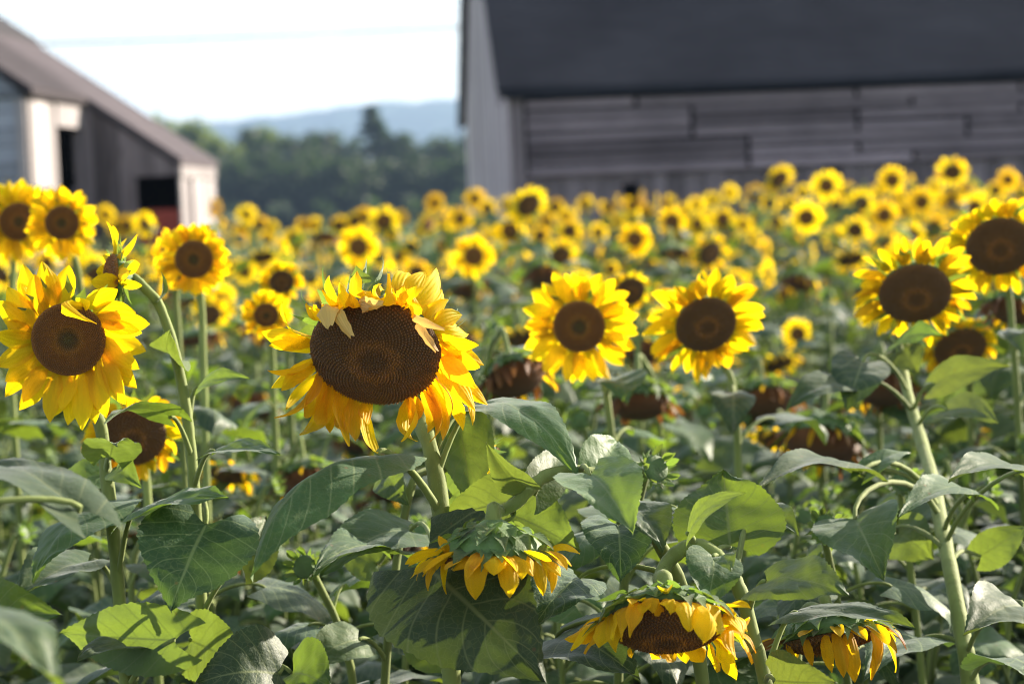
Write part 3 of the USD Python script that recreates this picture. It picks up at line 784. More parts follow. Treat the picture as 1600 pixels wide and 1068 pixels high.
broad = [tree_kind('broad_tree', 11, 'crown_dark'), tree_kind('broad_tree', 12, 'crown_dark'), tree_kind('broad_tree', 13, 'crown_dark')]
light = [tree_kind('light_tree', 14, 'crown_light'), tree_kind('light_tree', 15, 'crown_light')]
pine = tree_kind('pine_tree_kind', 16, 'crown_pine', True)
rng = np.random.default_rng(21)
BACK = {388: 'dark tree fourth from the shed along the skyline of the tree line', 462: 'dark tree below the left shoulder of the hill, mid tree line', 497: 'dark tree two crowns left of the tall pine', 537: 'dark tree touching the tall pine on its left', 624: 'dark tree touching the tall pine on its right',
        662: 'dark tree halfway between the tall pine and the barn', 700: 'dark tree beside the barn gable at the end of the tree line', 740: 'dark tree whose crown is cut off by the barn gable edge'}
for i, (px, py, wpx, d, kd) in enumerate([
        (258, 192, 78, 300, 'l'), (304, 202, 80, 290, 'l'), (348, 222, 66, 285, 'l'), (388, 212, 66, 300, 'b'), (424, 207, 62, 310, 'l2'), (462, 222, 66, 300, 'b'), (497, 216, 60, 305, 'b'), (537, 212, 62, 310, 'b'),
        (581, 175, 70, 300, 'p'), (624, 218, 64, 300, 'b'), (662, 221, 60, 310, 'b'), (700, 224, 64, 300, 'b'), (740, 220, 70, 305, 'b'),
        (330, 250, 80, 268, 'n'), (372, 256, 70, 262, 'n'), (412, 248, 72, 270, 'n'), (446, 258, 66, 264, 'n'), (484, 250, 70, 268, 'n'), (522, 256, 70, 262, 'n'), (560, 250, 70, 266, 'n'), (600, 256, 70, 270, 'n'), (640, 252, 70, 262, 'n'), (680, 258, 70, 268, 'n'), (722, 254, 74, 264, 'n')]):
    top = P(px, py, d)
    h = (top[2] + .3) * 1.09
    sx = wpx * K * d / .5
    loc = (top[0], top[1], -.3)
    if kd == 'p':
        instance(pine, 'pine_tree', 'tall dark pine rising above the tree line left of the barn', 'tree', None, loc, 1.0, (sx * 1.75, sx * 1.75, h * .96))
    else:
        kk = {'l': light, 'l2': light, 'b': broad, 'n': broad}[kd]
        lab, grp = {'l': ('pale green leafy tree standing behind the low end of the shed', 'pale trees behind the shed'),
                    'l2': ('yellowish crown in the tree line halfway between shed and pine', None),
                    'b': (BACK.get(px), None),
                    'n': ('low dark tree along the shaded foot of the tree line', 'front row of the tree line')}[kd]
        instance(kk[i % len(kk)], 'tree', lab, 'tree', grp, loc, rng.uniform(0, 6.28), (sx, sx, h))
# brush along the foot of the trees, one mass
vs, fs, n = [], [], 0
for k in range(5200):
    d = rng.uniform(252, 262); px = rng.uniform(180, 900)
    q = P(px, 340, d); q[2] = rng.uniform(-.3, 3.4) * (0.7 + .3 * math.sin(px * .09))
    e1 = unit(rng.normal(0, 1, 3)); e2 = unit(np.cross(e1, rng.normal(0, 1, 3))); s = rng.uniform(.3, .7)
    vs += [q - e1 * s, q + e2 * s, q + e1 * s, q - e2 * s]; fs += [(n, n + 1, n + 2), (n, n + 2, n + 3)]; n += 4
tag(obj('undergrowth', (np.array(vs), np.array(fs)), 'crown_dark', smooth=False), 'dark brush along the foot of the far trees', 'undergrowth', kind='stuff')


# ------------------------------------------------------------------ sunflowers close to the camera, one by one
class Plant:
    """A sunflower thing: its Xform stands at the foot of its stem; add() puts a part in it."""
    def __init__(self, label=None, stem=None, r=(.006, .011), seed=0, parent=None, name='sunflower', group=None, sides=10, neck=None, ground=True, detail=1.0, hairs=0):
        self.rng = np.random.default_rng(seed); self.detail = detail
        pts = [np.asarray(p, float) if len(np.shape(p)) and not isinstance(p, tuple) else P(*p) for p in stem]
        pts = (neck or []) + pts
        if ground:
            last, d = pts[-1], unit(pts[-1] - pts[-2])
            g = float(ground_z(last[0], last[1]))
            k = last[2] - g
            pts += [last + np.array([d[0] * .35 * k, d[1] * .35 * k, -k * .5]), last + np.array([d[0] * .45 * k, d[1] * .45 * k, -k - .03])]
        self.pts = catmull(pts, 6 if detail >= 1 else 4)
        self.loc = np.array([pts[-1][0], pts[-1][1], float(ground_z(pts[-1][0], pts[-1][1]))]) if ground else np.zeros(3)
        self.t = thing(name, label, 'sunflower' if label else None, group, self.loc, parent)
        self.r0, self.r1 = r
        rad = np.interp(np.linspace(0, 1, len(self.pts)), [0, .06, .14, .5, 1], [r[0] * 1.7, r[0] * 1.05, r[0], (r[0] + r[1]) / 2, r[1]])
        rad = rad * (1 + .05 * self.rng.normal(0, 1, len(rad)).clip(-1.5, 1.5))
        self.stem = self.add('stem', tube(self.pts, rad, sides, .05), 'stem')
        if hairs:
            self.fuzz(rad, hairs)

    def fuzz(self, rad, n):
        """Short bristles, which the low sun rims."""
        r = self.rng
        k = r.integers(0, max(2, int(len(self.pts) * .8)), n); t = r.random(n)[:, None]
        c = self.pts[k] * (1 - t) + self.pts[k + 1] * t
        d = unit_rows(self.pts[k + 1] - self.pts[k]); o = r.normal(0, 1, (n, 3)); o = unit_rows(o - d * (o * d).sum(1, keepdims=True))
        a = c + o * rad[k][:, None] * .95; b = a + (o + r.normal(0, .25, (n, 3))) * r.uniform(.0012, .0028, n)[:, None]
        s = np.cross(o, d) * .00009
        v = np.stack([a - s, a + s, b], 1).reshape(-1, 3)
        self.add('bristles', (v, np.arange(3 * n).reshape(-1, 3), None), 'stem_hair', parent=self.stem, kind='stuff', smooth=False)

    def add(self, name, tri, material, parent=None, kind=None, smooth=True):
        p = obj(name, (tri[0], tri[1]), material, parent or self.t, uv=tri[2], kind=kind, offset=self.loc, smooth=smooth)
        return p

    def under(self, parent):
        return lambda name, tri, material, **kw: self.add(name, tri, material, parent=parent, **kw)

    def leaf(self, b, t, w, n, s=None, look='leaf_green', petr=.0036, **kw):
        """b, t: base and tip as (px, py, depth); w: full width in photograph pixels at the base's depth; n: (right, up, towards) of the upper face; s: where the stalk leaves the stem."""
        B, T = P(*b), P(*t); W = w * K * b[2]
        lf = self.add('leaf', leaf_mesh(B, T, W, V(*n), self.rng, **kw), look)
        if s is not None:
            S = self.near(P(s[0], s[1], b[2])) if len(s) == 2 else P(*s)
            self.add('petiole', petiole(S, B, unit(T - B), petr), 'stem', parent=lf)
        return lf

    def near(self, q):
        """The point of the stem that the camera sees nearest to q."""
        e = unit(q - CAM)
        d = self.pts - CAM
        off = d - np.outer(d @ e, e)
        return self.pts[int(np.argmin((off ** 2).sum(1) / (d ** 2).sum(1)))]

    def wild_leaves(self, n, z0, z1, size=.2, droop=.35, rows=20, cols=9, petl=.13, looks=('leaf_green', 'leaf_green', 'leaf_dark'), toward=None, phase=None):
        """Leaves up the stem by the golden angle, larger below."""
        r = self.rng
        ph = r.uniform(0, 6.28) if phase is None else phase
        zs = self.pts[:, 2]
        for i in range(n):
            z = z1 + (z0 - z1) * (i + r.uniform(-.3, .3)) / max(1, n - 1)
            k = len(zs) - 1 - int(np.argmin(np.abs(zs[::-1] - z)))
            S = self.pts[k]
            a = ph + i * 2.399
            out = np.array([math.cos(a), math.sin(a), 0])
            L = size * (0.62 + .55 * (z1 - z) / max(.1, z1 - z0)) * r.uniform(.8, 1.2)
            B = S + out * petl * r.uniform(.7, 1.2) * (L / size) + np.array([0, 0, r.uniform(.0, .07)])
            dr = droop + r.uniform(-.3, .35)
            tipd = unit(out + np.array([r.uniform(-.3, .3), r.uniform(-.3, .3), -dr]))
            nrm = unit(np.array([0, 0, 1.0]) + out * dr * .7 + r.normal(0, .25, 3))
            lf = self.add('leaf', leaf_mesh(B, B + tipd * L, L * r.uniform(.78, .95), nrm, r, bend=r.uniform(.05, .18), fold=r.uniform(.0, .35), wave=.06, droop=r.uniform(0, .14), rows=rows, cols=cols, teeth=.03), looks[int(r.integers(len(looks)))])
            self.add('petiole', petiole(S, B, tipd, .0034, sides=5), 'stem', parent=lf)


def unit_rows(a):
    return a / (np.linalg.norm(a, axis=1, keepdims=True) + 1e-12)


def head(pl, C, f, R, h=None, disc='disc_ripe', n_florets=700, flat=0.0, n_bracts=26, bract_len=None, depth=None, flare=.15, inner=.36, neck=None, back=.16, cap=False):
    """Disc, florets, green back and bracts. Returns (add petals under the disc, frame)."""
    f, e1, e2 = frame(f)
    h = R * .3 if h is None else h
    d = pl.add('flower_disc', dome_mesh(C, f, R, h, 9 if n_florets else 7, 26 if n_florets else 18, flat), disc)
    if n_florets:
        pl.add('florets', florets(C, f, R, h, n_florets, pl.rng, flat, inner), disc + '_seed', parent=d, kind='stuff', smooth=False)
    c = pl.add('calyx', calyx_mesh(C, f, R, depth or R * .55, neck or pl.r0 * 1.5), 'calyx')
    if cap:
        bract_cap(pl.under(c), C, f, R, pl.rng, depth or R * .55)
    else:
        bracts(pl.under(c), C, f, R, pl.rng, n_bracts, bract_len, flare=flare, back=back)
    return pl.under(d), f, e1, e2


def rim(C, f, e1, e2, R, deg, inset=.95, backset=.05):
    a = math.radians(deg)
    return C + (math.cos(a) * e1 + math.sin(a) * e2) * R * inset - f * R * backset


def neck_of(C, f, R, out=1.6, extra=()):
    return [C - f * R * .5, C - f * R * .8, C - f * R * out] + [np.asarray(e) for e in extra]


# 1: the big ripe head in the middle
C = P(587, 550, 3.22); f = unit(V(-.10, -.58, .81)); R = 104 * K * 3.22
pl = Plant('large ripe sunflower in sharp focus, wide brown disc and ragged drooping petals', [P(655, 640, 3.36), (670, 690, 3.32), (684, 760, 3.29), (690, 830, 3.27), (698, 930, 3.26), (706, 1068, 3.25)],
           (.0115, .0135), 101, neck=neck_of(C, f, R, 1.1, [C - f * R * 1.15 + np.array([.045, .01, -.03])]), sides=14, hairs=3500)
add, f, e1, e2 = head(pl, C, f, R, h=R * .26, disc='disc_ripe', n_florets=1500, flat=.10, n_bracts=8, bract_len=R * .3, flare=-.5, inner=.33, back=.4)
rg = pl.rng
tips = [(176, 408, 518, 'f', 34), (163, 440, 470, 'f', 32), (169, 420, 540, 'f', 26), (184, 418, 578, 'o', 30), (189, 440, 610, 'o', 28), (194, 424, 606, 'f', 27), (199, 428, 652, 'o', 30), (204, 446, 640, 'f', 24), (209, 468, 680, 'f', 36), (215, 474, 650, 'o', 30),
        (220, 494, 662, 'o', 28), (226, 516, 676, 'o', 26), (232, 546, 697, 'o', 36), (238, 528, 668, 'o', 26), (243, 556, 688, 'o', 30), (249, 590, 708, 'f', 24), (256, 572, 662, 'o', 24),
        (288, 628, 690, 'f', 32), (295, 640, 664, 'o', 28), (301, 652, 690, 'f', 28), (307, 668, 676, 'o', 26), (312, 672, 690, 'o', 28), (317, 692, 688, 'o', 26), (322, 724, 672, 'f', 34), (327, 700, 660, 'o', 30), (332, 738, 664, 'f', 30), (338, 742, 640, 'f', 34), (344, 762, 632, 'f', 28),
        (349, 744, 606, 'o', 34), (355, 750, 574, 'f', 32), (1, 756, 570, 'o', 26), (6, 738, 548, 'f', 34), (12, 748, 540, 'f', 28), (19, 732, 522, 'f', 34), (26, 722, 492, 'f', 32), (34, 700, 468, 'f', 30), (42, 690, 452, 'f', 30), (50, 680, 420, 'f', 34), (57, 664, 425, 'f', 30), (64, 640, 430, 'f', 34), (72, 618, 446, 'f', 28), (80, 600, 452, 'f', 26)]
for dg, px, py, k, w in tips:
    b = rim(C, f, e1, e2, R, dg)
    tp = P(px, py, 3.20 + rg.uniform(-.03, .03) + (.03 if 30 < dg < 150 else 0))
    out = unit(b - C)
    L = np.linalg.norm(tp - b)
    add('petal', ribbon_to(b, tp, unit(out * .7 + f * .6 + rg.normal(0, .25, 3)), w * 1.0 * K * 3.2, rg, bulge=rg.uniform(.06, .24), cup=rg.uniform(.1, .5), ragged=.07, twist=rg.normal(0, .5)), 'petal_fresh' if k == 'f' else 'petal_old')
for dg in range(48, 140, 5):
    b = rim(C, f, e1, e2, R, dg, .97, .02)
    o = unit(b - C)
    add('petal', ribbon_to(b, b + o * rg.uniform(.012, .05) + f * rg.uniform(.0, .03) + np.array([0, 0, rg.uniform(0, .015)]), unit(f + rg.normal(0, .4, 3)), rg.uniform(.016, .026), rg, bulge=rg.uniform(.1, .5), cup=rg.uniform(-.3, .7), ragged=.2, twist=rg.normal(0, .8)), ('petal_old', 'petal_fresh', 'petal_fresh')[dg % 3])
for dg, px, py, w in ((121, 513, 507, 34), (112, 549, 525, 20), (95, 600, 474, 26), (40, 682, 548, 15), (86, 575, 480, 20), (47, 694, 515, 13)):
    b = rim(C, f, e1, e2, R, dg, .97, -.05)
    p = add('petal', ribbon_to(b, P(px, py, 3.12), unit(f + np.array([0, 0, .5])), w * K * 3.15, rg, bulge=.28, cup=.35 if px < 560 else .6, ragged=.2, twist=rg.normal(0, .15 if px < 560 else 1.0), prof=([0, .12, .3, .55, .8, 1], [.5, .75, .95, 1, .8, .35])), 'petal_pale')
    tag(p, 'dry pale petal folded down over the disc')
for dg, px, py in ((124, 507, 412), (112, 548, 424), (104, 572, 404), (93, 597, 400), (86, 604, 418), (76, 632, 424), (66, 648, 432), (140, 470, 452), (150, 452, 488), (38, 704, 462), (28, 716, 482), (18, 728, 500)):
    b = rim(C, f, e1, e2, R, dg, .9, .16)
    add('bract', ribbon_to(b, P(px, py, 3.24 + rg.uniform(-.02, .03)), f, rg.uniform(10, 16) * K * 3.2, rg, bulge=.16, cup=.5, rows=7, cols=3, prof=BRACT), 'bract_green')
pl.leaf((588, 710, 3.2), (393, 905, 2.98), 128, (-.42, .82, .38), (690, 800), fold=-.5, bend=.16, wave=.06, petr=.005)
pl.leaf((716, 655, 3.36), (735, 792, 3.32), 98, (.25, .25, .9), (686, 722), 'leaf_young', bend=.08)
pl.leaf((742, 640, 3.33), (906, 746, 3.12), 118, (.12, .90, .42), (688, 745), bend=.16, fold=.1)
pl.leaf((660, 878, 3.17), (852, 1064, 3.05), 255, (-.12, .42, .9), (700, 950), 'leaf_dark', bend=.12, fold=.1, petr=.005)
pl.leaf((706, 775, 3.42), (845, 815, 3.42), 96, (.0, .25, .95), (690, 830), 'leaf_young')
pl.leaf((640, 830, 3.5), (500, 900, 3.4), 130, (-.1, .85, .5), (698, 930))
pl.leaf((742, 960, 3.3), (850, 905, 3.4), 150, (.1, .7, .7), (704, 1040), 'leaf_dark')

# 2: the fresh head at the left
C = P(107, 530, 3.45); f = unit(V(.06, -.10, .99)); R = 58 * K * 3.45
pl = Plant('fresh bright yellow sunflower at the left edge, its flat open face in focus', [(128, 610, 3.56), (156, 662, 3.54), (166, 740, 3.52), (176, 820, 3.5), (186, 930, 3.49), (197, 1068, 3.48)],
           (.0088, .0108), 102, neck=neck_of(C, f, R, 1.3), sides=12, hairs=2600)
add, f, e1, e2 = head(pl, C, f, R, h=R * .16, disc='disc_fresh', n_florets=1100, flat=.25, n_bracts=26, bract_len=R * .75, inner=.42)
rg = pl.rng
for dg, px, py, w in [(178, -8, 520, 40), (167, -4, 470, 46), (158, 12, 448, 44), (148, 36, 412, 44), (135, 54, 428, 40), (122, 66, 408, 40), (108, 74, 418, 36), (96, 108, 414, 40), (72, 140, 470, 30), (58, 184, 452, 40), (44, 212, 488, 42), (30, 234, 506, 46), (20, 222, 520, 36), (8, 228, 548, 44), (-4, 218, 576, 42), (-14, 214, 606, 44),
                     (-26, 196, 632, 44), (-38, 190, 622, 38), (-48, 166, 652, 44), (-60, 148, 662, 40), (-72, 128, 672, 40), (-84, 106, 664, 40), (-97, 84, 650, 40), (-110, 78, 660, 36), (-122, 30, 640, 38), (-134, 36, 628, 36), (-145, 8, 620, 36), (-157, 8, 596, 38), (-168, -6, 572, 40),
                     (172, 10, 500, 36), (142, 30, 440, 36), (115, 90, 440, 34), (38, 200, 510, 36), (-20, 205, 590, 36), (-55, 150, 640, 36), (-90, 95, 640, 36)]:
    b = rim(C, f, e1, e2, R, dg, .96, .06 + .05 * rg.random())
    add('petal', ribbon_to(b, P(px, py, 3.44 + rg.uniform(-.014, .014)), unit(f + rg.normal(0, .2, 3)), w * .84 * K * 3.45, rg, bulge=rg.uniform(.0, .08), cup=rg.uniform(-.1, .4), ragged=.04, twist=rg.normal(0, .3), rows=12, cols=7), 'petal_fresh')
b = rim(C, f, e1, e2, R, 62, .97, -.02)
tag(add('petal', ribbon_to(b, P(150, 505, 3.38), f, 20 * K * 3.4, rg, bulge=.6, cup=.8, ragged=.12, twist=1.4), 'petal_fresh'), 'curled petal folded onto the disc')
pl.leaf((172, 716, 3.44), (184, 694, 3.26), 92, (.05, .97, -.12), (171, 738), 'leaf_young', bend=.05, fold=.25)
pl.leaf((182, 732, 3.5), (222, 762, 3.42), 52, (.1, .3, .9), (170, 760), 'leaf_young')
pl.leaf((213, 803, 3.45), (357, 777, 3.33), 118, (-.06, .93, .28), (190, 908), bend=.06, fold=.12)
pl.leaf((158, 742, 3.6), (72, 780, 3.6), 66, (0, .75, .6), (170, 775), 'leaf_young')
pl.leaf((166, 782, 3.5), (50, 908, 3.34), 128, (-.45, .55, .7), (181, 872), bend=.1, fold=-.15)
pl.leaf((140, 880, 3.58), (20, 945, 3.46), 118, (.05, .9, .35), (184, 935), bend=.14, wave=.1)
pl.leaf((272, 1000, 3.4), (95, 988, 3.5), 116, (.0, .1, .98), (205, 1066, 3.44), 'leaf_young', bend=.05, fold=.12)
pl.leaf((235, 1040, 3.5), (120, 1030, 3.3), 90, (.0, .9, .4), (200, 1060))

# 3: the young head in profile on a hooked stem
C = P(176, 432, 3.6); f = unit(V(-.90, .10, .40)); R = .036
pl = Plant('young sunflower turned left in profile on a pale hooked stem', [(228, 452, 3.6), (248, 476, 3.6), (268, 532, 3.6), (286, 610, 3.58), (298, 700, 3.57), (306, 800, 3.56), (314, 930, 3.55), (319, 1068, 3.55)],
           (.0070, .0092), 103, neck=neck_of(C, f, R, .95), sides=12, hairs=3000)
add, f, e1, e2 = head(pl, C, f, R, disc='disc_fresh', n_florets=300, n_bracts=30, bract_len=.034, flare=.0, depth=R * .8)
rg = pl.rng
for px, py, dd, w in [(166, 346, -.02, 20), (176, 352, .03, 20), (214, 366, -.03, 24), (198, 372, .04, 22), (218, 412, -.05, 24), (142, 440, -.06, 30), (150, 424, .02, 24), (200, 432, -.07, 26), (160, 400, .05, 24), (176, 478, -.04, 26), (150, 470, .03, 24), (222, 446, -.05, 16)]:
    tp = P(px, py, 3.6 + dd)
    o = tp - C; o = unit(o - f * o.dot(f))
    add('petal', ribbon_to(C + o * R * .95, tp, f, w * K * 3.6, rg, bulge=rg.uniform(-.1, .2), cup=.4, ragged=.04, twist=rg.normal(0, .4)), 'petal_fresh')
pl.leaf((243, 474, 3.6), (252, 424, 3.55), 17, (.6, .3, .6), None, 'leaf_young', lobe=0, fold=.5)
pl.leaf((274, 556, 3.57), (266, 516, 3.46), 70, (.0, .25, .95), (276, 575), 'leaf_young', fold=.2)
pl.leaf((309, 606, 3.6), (392, 592, 3.54), 40, (0, .72, .68), (292, 665), 'leaf_young', fold=.25, lobe=.1)
pl.leaf((265, 652, 3.5), (163, 662, 3.36), 66, (-.1, .85, -.36), (300, 722), 'leaf_green', fold=.2)
pl.leaf((335, 705, 3.5), (438, 710, 3.4), 66, (0, .86, .32), (304, 768), 'leaf_green', fold=.2, bend=.05)
pl.leaf((322, 818, 3.42), (268, 953, 3.34), 192, (-.05, .32, .94), (309, 782, 3.56), 'leaf_dark', bend=.10, fold=.05, lobe=.26)
pl.leaf((298, 1000, 3.5), (397, 1036, 3.44), 112, (.1, .05, .97), (317, 1040), 'leaf_young', fold=.1)
pl.leaf((375, 884, 3.5), (416, 806, 3.56), 90, (.3, .1, .95), (316, 962), 'leaf_young')
pl.leaf((436, 1052, 3.3), (305, 1066, 3.25), 150, (0, .55, .84), (318, 1075, 3.5), 'leaf_dark')
pl.leaf((455, 1050, 3.35), (520, 1075, 3.3), 120, (0.1, .5, .84), (320, 1085, 3.5), 'leaf_green')

# 4: the green-backed nodding head in the middle foreground
C = P(772, 870, 3.08); f = unit(V(-.03, -.99, .13)); R = 80 * K * 3.08
pl = Plant('nodding sunflower showing its green back, just below the large ripe head', [(782, 798, 3.13), (808, 784, 3.13), (826, 765, 3.13), (856, 742, 3.14), (900, 736, 3.15), (945, 748, 3.17), (985, 780, 3.2), (1034, 856, 3.24), (1062, 910, 3.26), (1085, 990, 3.28), (1098, 1068, 3.28)],
           (.0082, .0105), 104, neck=[C - f * R * .6, C - f * R * .95], sides=12, hairs=2600)
add, f, e1, e2 = head(pl, C, f, R, h=R * .25, n_florets=500, cap=True, depth=R * .7)
rg = pl.rng
for px, py, dd, w, k in [(638, 884, 0, 14, 'o'), (650, 906, -.01, 16, 'o'), (668, 922, -.02, 26, 'o'), (682, 890, -.03, 24, 'f'), (698, 928, .03, 20, 'o'), (686, 836, -.03, 22, 'o'), (710, 892, -.08, 34, 'f'), (742, 936, -.09, 36, 'f'), (772, 898, -.10, 34, 'f'), (796, 934, -.09, 30, 'f'), (782, 925, .06, 26, 'o'), (815, 905, -.08, 26, 'f'),
                         (832, 900, -.07, 28, 'o'), (848, 930, -.04, 22, 'f'), (862, 926, -.02, 20, 'o'), (876, 900, -.03, 24, 'f'), (884, 888, 0, 18, 'o'), (906, 864, .0, 20, 'f'), (893, 884, .02, 16, 'o'), (870, 860, .02, 22, 'f'), (858, 908, .04, 22, 'o'), (730, 920, .06, 26, 'o'), (660, 900, .04, 22, 'o'), (840, 915, .06, 24, 'o')]:
    tp = P(px, py, 3.08 + dd)
    o = tp - C; o = unit(o - f * o.dot(f))
    add('petal', ribbon_to(C + o * R * .97 - f * R * .05, tp, unit(o + np.array([0, 0, .6]) + rg.normal(0, .2, 3)), w * 1.1 * K * 3.08, rg, bulge=rg.uniform(.1, .3), cup=rg.uniform(.2, .8), ragged=.07, twist=rg.normal(0, .4)), 'petal_fresh' if k == 'f' else 'petal_old')
petal_ring(add, C, f, R, rg, 26, .058, .02, .35, .7, mats=('petal_old', 'petal_fresh'), ragged=.08, skip=.2)
pl.leaf((822, 760, 3.12), (760, 690, 3.08), 60, (-.55, .35, .75), None, 'leaf_young', fold=.4)
pl.leaf((832, 775, 3.24), (694, 806, 3.3), 100, (.0, .15, .98), (850, 746), 'leaf_young')
pl.leaf((836, 772, 3.18), (880, 705, 3.3), 70, (.2, .3, .9), (860, 742), 'leaf_young')
pl.leaf((802, 806, 3.22), (908, 860, 3.16), 112, (.15, .25, .95), (830, 762), 'leaf_young', wave=.08)
pl.leaf((922, 744, 3.08), (989, 834, 2.98), 134, (.22, .34, .9), (905, 738), 'leaf_young', fold=.32, lobe=.26)
pl.leaf((928, 738, 3.16), (966, 690, 3.24), 84, (.15, .3, .92), (915, 738), 'leaf_young', fold=.3)
pl.leaf((986, 792, 3.16), (1036, 862, 3.08), 92, (.35, .5, .78), (984, 780), 'leaf_green', fold=.2)
pl.leaf((966, 818, 3.24), (970, 910, 3.14), 118, (.0, .3, .95), (985, 782), 'leaf_dark')
pl.leaf((905, 905, 3.3), (830, 985, 3.2), 110, (-.1, .7, .7), (1062, 910), 'leaf_dark')
pl.leaf((870, 1000, 3.35), (1000, 1060, 3.2), 150, (.1, .7, .7), (1085, 990), 'leaf_dark')

# 5: the nodding head at the lower right
C = P(1040, 970, 3.04); f = unit(V(-.04, -.85, .52)); R = 92 * K * 3.04
pl = Plant('wide nodding sunflower on a thick pale hook, dark disc half hidden, lower right', [(1032, 905, 3.12), (1042, 880, 3.15), (1063, 860, 3.16), (1090, 852, 3.16), (1120, 868, 3.15), (1142, 896, 3.14), (1162, 938, 3.13), (1180, 1010, 3.12), (1196, 1068, 3.12)],
           (.0105, .0098), 105, neck=[C - f * R * .5, C - f * R * .62 + np.array([0, 0, .012])], sides=12, hairs=3000)
add, f, e1, e2 = head(pl, C, f, R, h=R * .42, n_florets=900, cap=True, depth=R * .5)
rg = pl.rng
for px, py, dd, w, k in [(882, 998, .02, 24, 'o'), (892, 1016, .0, 26, 'f'), (914, 1022, -.02, 26, 'o'), (936, 1012, -.04, 30, 'f'), (905, 985, .04, 26, 'o'), (962, 1018, -.05, 26, 'f'), (984, 996, -.10, 20, 'f'), (972, 1002, -.09, 34, 'f'), (996, 962, -.09, 34, 'f'), (1022, 956, -.09, 34, 'f'), (1048, 958, -.10, 34, 'f'), (1078, 984, -.11, 40, 'f'), (1100, 1004, -.11, 46, 'f'), (1118, 992, -.08, 42, 'f'), (986, 990, -.10, 24, 'o'), (1140, 975, -.03, 36, 'f'),
                         (1168, 985, -.02, 32, 'f'), (1182, 1018, 0, 24, 'o'), (1176, 1036, .02, 30, 'o'), (1150, 1062, .03, 40, 'f'), (1120, 1050, .05, 44, 'f'), (1098, 1034, .06, 40, 'f'), (1150, 1030, -.03, 28, 'o'), (1160, 1000, -.04, 26, 'f'), (1055, 1032, .1, 34, 'o'), (1020, 1030, .1, 28, 'o'), (985, 1026, .08, 28, 'o'), (958, 1000, -.07, 26, 'f'), (1172, 965, .03, 28, 'o'), (930, 968, .0, 30, 'o')]:
    tp = P(px, py, 3.04 + dd)
    o = tp - C; o = unit(o - f * o.dot(f))
    add('petal', ribbon_to(C + o * R * .97, tp, unit(o * .6 + f * .5 + np.array([0, 0, .5]) + rg.normal(0, .25, 3)), w * 1.1 * K * 3.04, rg, bulge=rg.uniform(.08, .3), cup=rg.uniform(.1, .9), ragged=.14, twist=rg.normal(0, .4)), 'petal_fresh' if k == 'f' else 'petal_old')
petal_ring(add, C, f, R, rg, 20, .042, .02, .3, 1.0, mats=('petal_old', 'petal_fresh'), ragged=.12, skip=.45)
pl.leaf((1140, 854, 3.2), (1130, 736, 3.26), 180, (.05, .35, .93), (1116, 868, 3.15), 'leaf_green', bend=.08, fold=.14, lobe=.12)
pl.leaf((1076, 834, 3.1), (1164, 769, 3.03), 58, (-.3, .7, .6), (1086, 853), 'leaf_young', fold=.3, lobe=.1)
pl.leaf((1186, 800, 3.28), (1248, 837, 3.2), 62, (.25, .5, .8), (1150, 905), 'leaf_green')
pl.leaf((1114, 870, 3.13), (1104, 952, 3.06), 92, (.1, .2, .97), (1124, 872), 'leaf_green')
pl.leaf((1128, 868, 3.08), (1143, 893, 3.05), 36, (.1, .3, .9), None, 'leaf_young', lobe=.1)
pl.leaf((1196, 908, 3.1), (1328, 932, 2.98), 124, (.02, .72, .68), (1166, 955), 'leaf_green', bend=.1, fold=.1)
pl.leaf((1246, 957, 3.15), (1431, 981, 3.03), 96, (.0, .95, .12), (1195, 1062, 3.12), 'leaf_green', bend=.06, fold=.15)
pl.leaf((1212, 1062, 3.06), (1308, 1066, 3.0), 100, (.0, .1, .97), (1195, 1068, 3.12), 'leaf_young')

# 6: the nodding head under the edge-on leaf at the lower right
C = P(1300, 992, 3.36); f = unit(V(.12, -.93, .25)); R = 78 * K * 3.36
pl = Plant('drooping sunflower half hidden under an edge-on leaf, orange petals spreading to the right', [(1285, 952, 3.46), (1262, 950, 3.52), (1248, 990, 3.54), (1240, 1068, 3.54)], (.008, .010), 106, neck=[C - f * R * .5, C - f * R * .8], hairs=1200)
add, f, e1, e2 = head(pl, C, f, R, n_florets=400, cap=True)
rg = pl.rng
for px, py, dd, w in [(1396, 978, 0, 26), (1414, 1004, .0, 26), (1400, 1020, -.03, 28), (1398, 1050, .0, 26), (1372, 1036, -.05, 30), (1362, 1062, -.04, 28), (1336, 1066, -.07, 26), (1318, 1058, -.08, 24), (1300, 1050, -.08, 20), (1384, 1006, .04, 30), (1270, 1040, -.06, 18), (1245, 1030, -.02, 18)]:
    tp = P(px, py, 3.36 + dd)
    o = tp - C; o = unit(o - f * o.dot(f))
    add('petal', ribbon_to(C + o * R * .97, tp, unit(o + np.array([0, 0, .6]) + rg.normal(0, .2, 3)), w * K * 3.36, rg, bulge=.18, cup=.4, ragged=.08), 'petal_old')
petal_ring(add, C, f, R, rg, 22, .05, .018, .3, .8, mats=('petal_old', 'petal_brown'), ragged=.1, skip=.3)
pl.wild_leaves(4, .35, .8, .2)

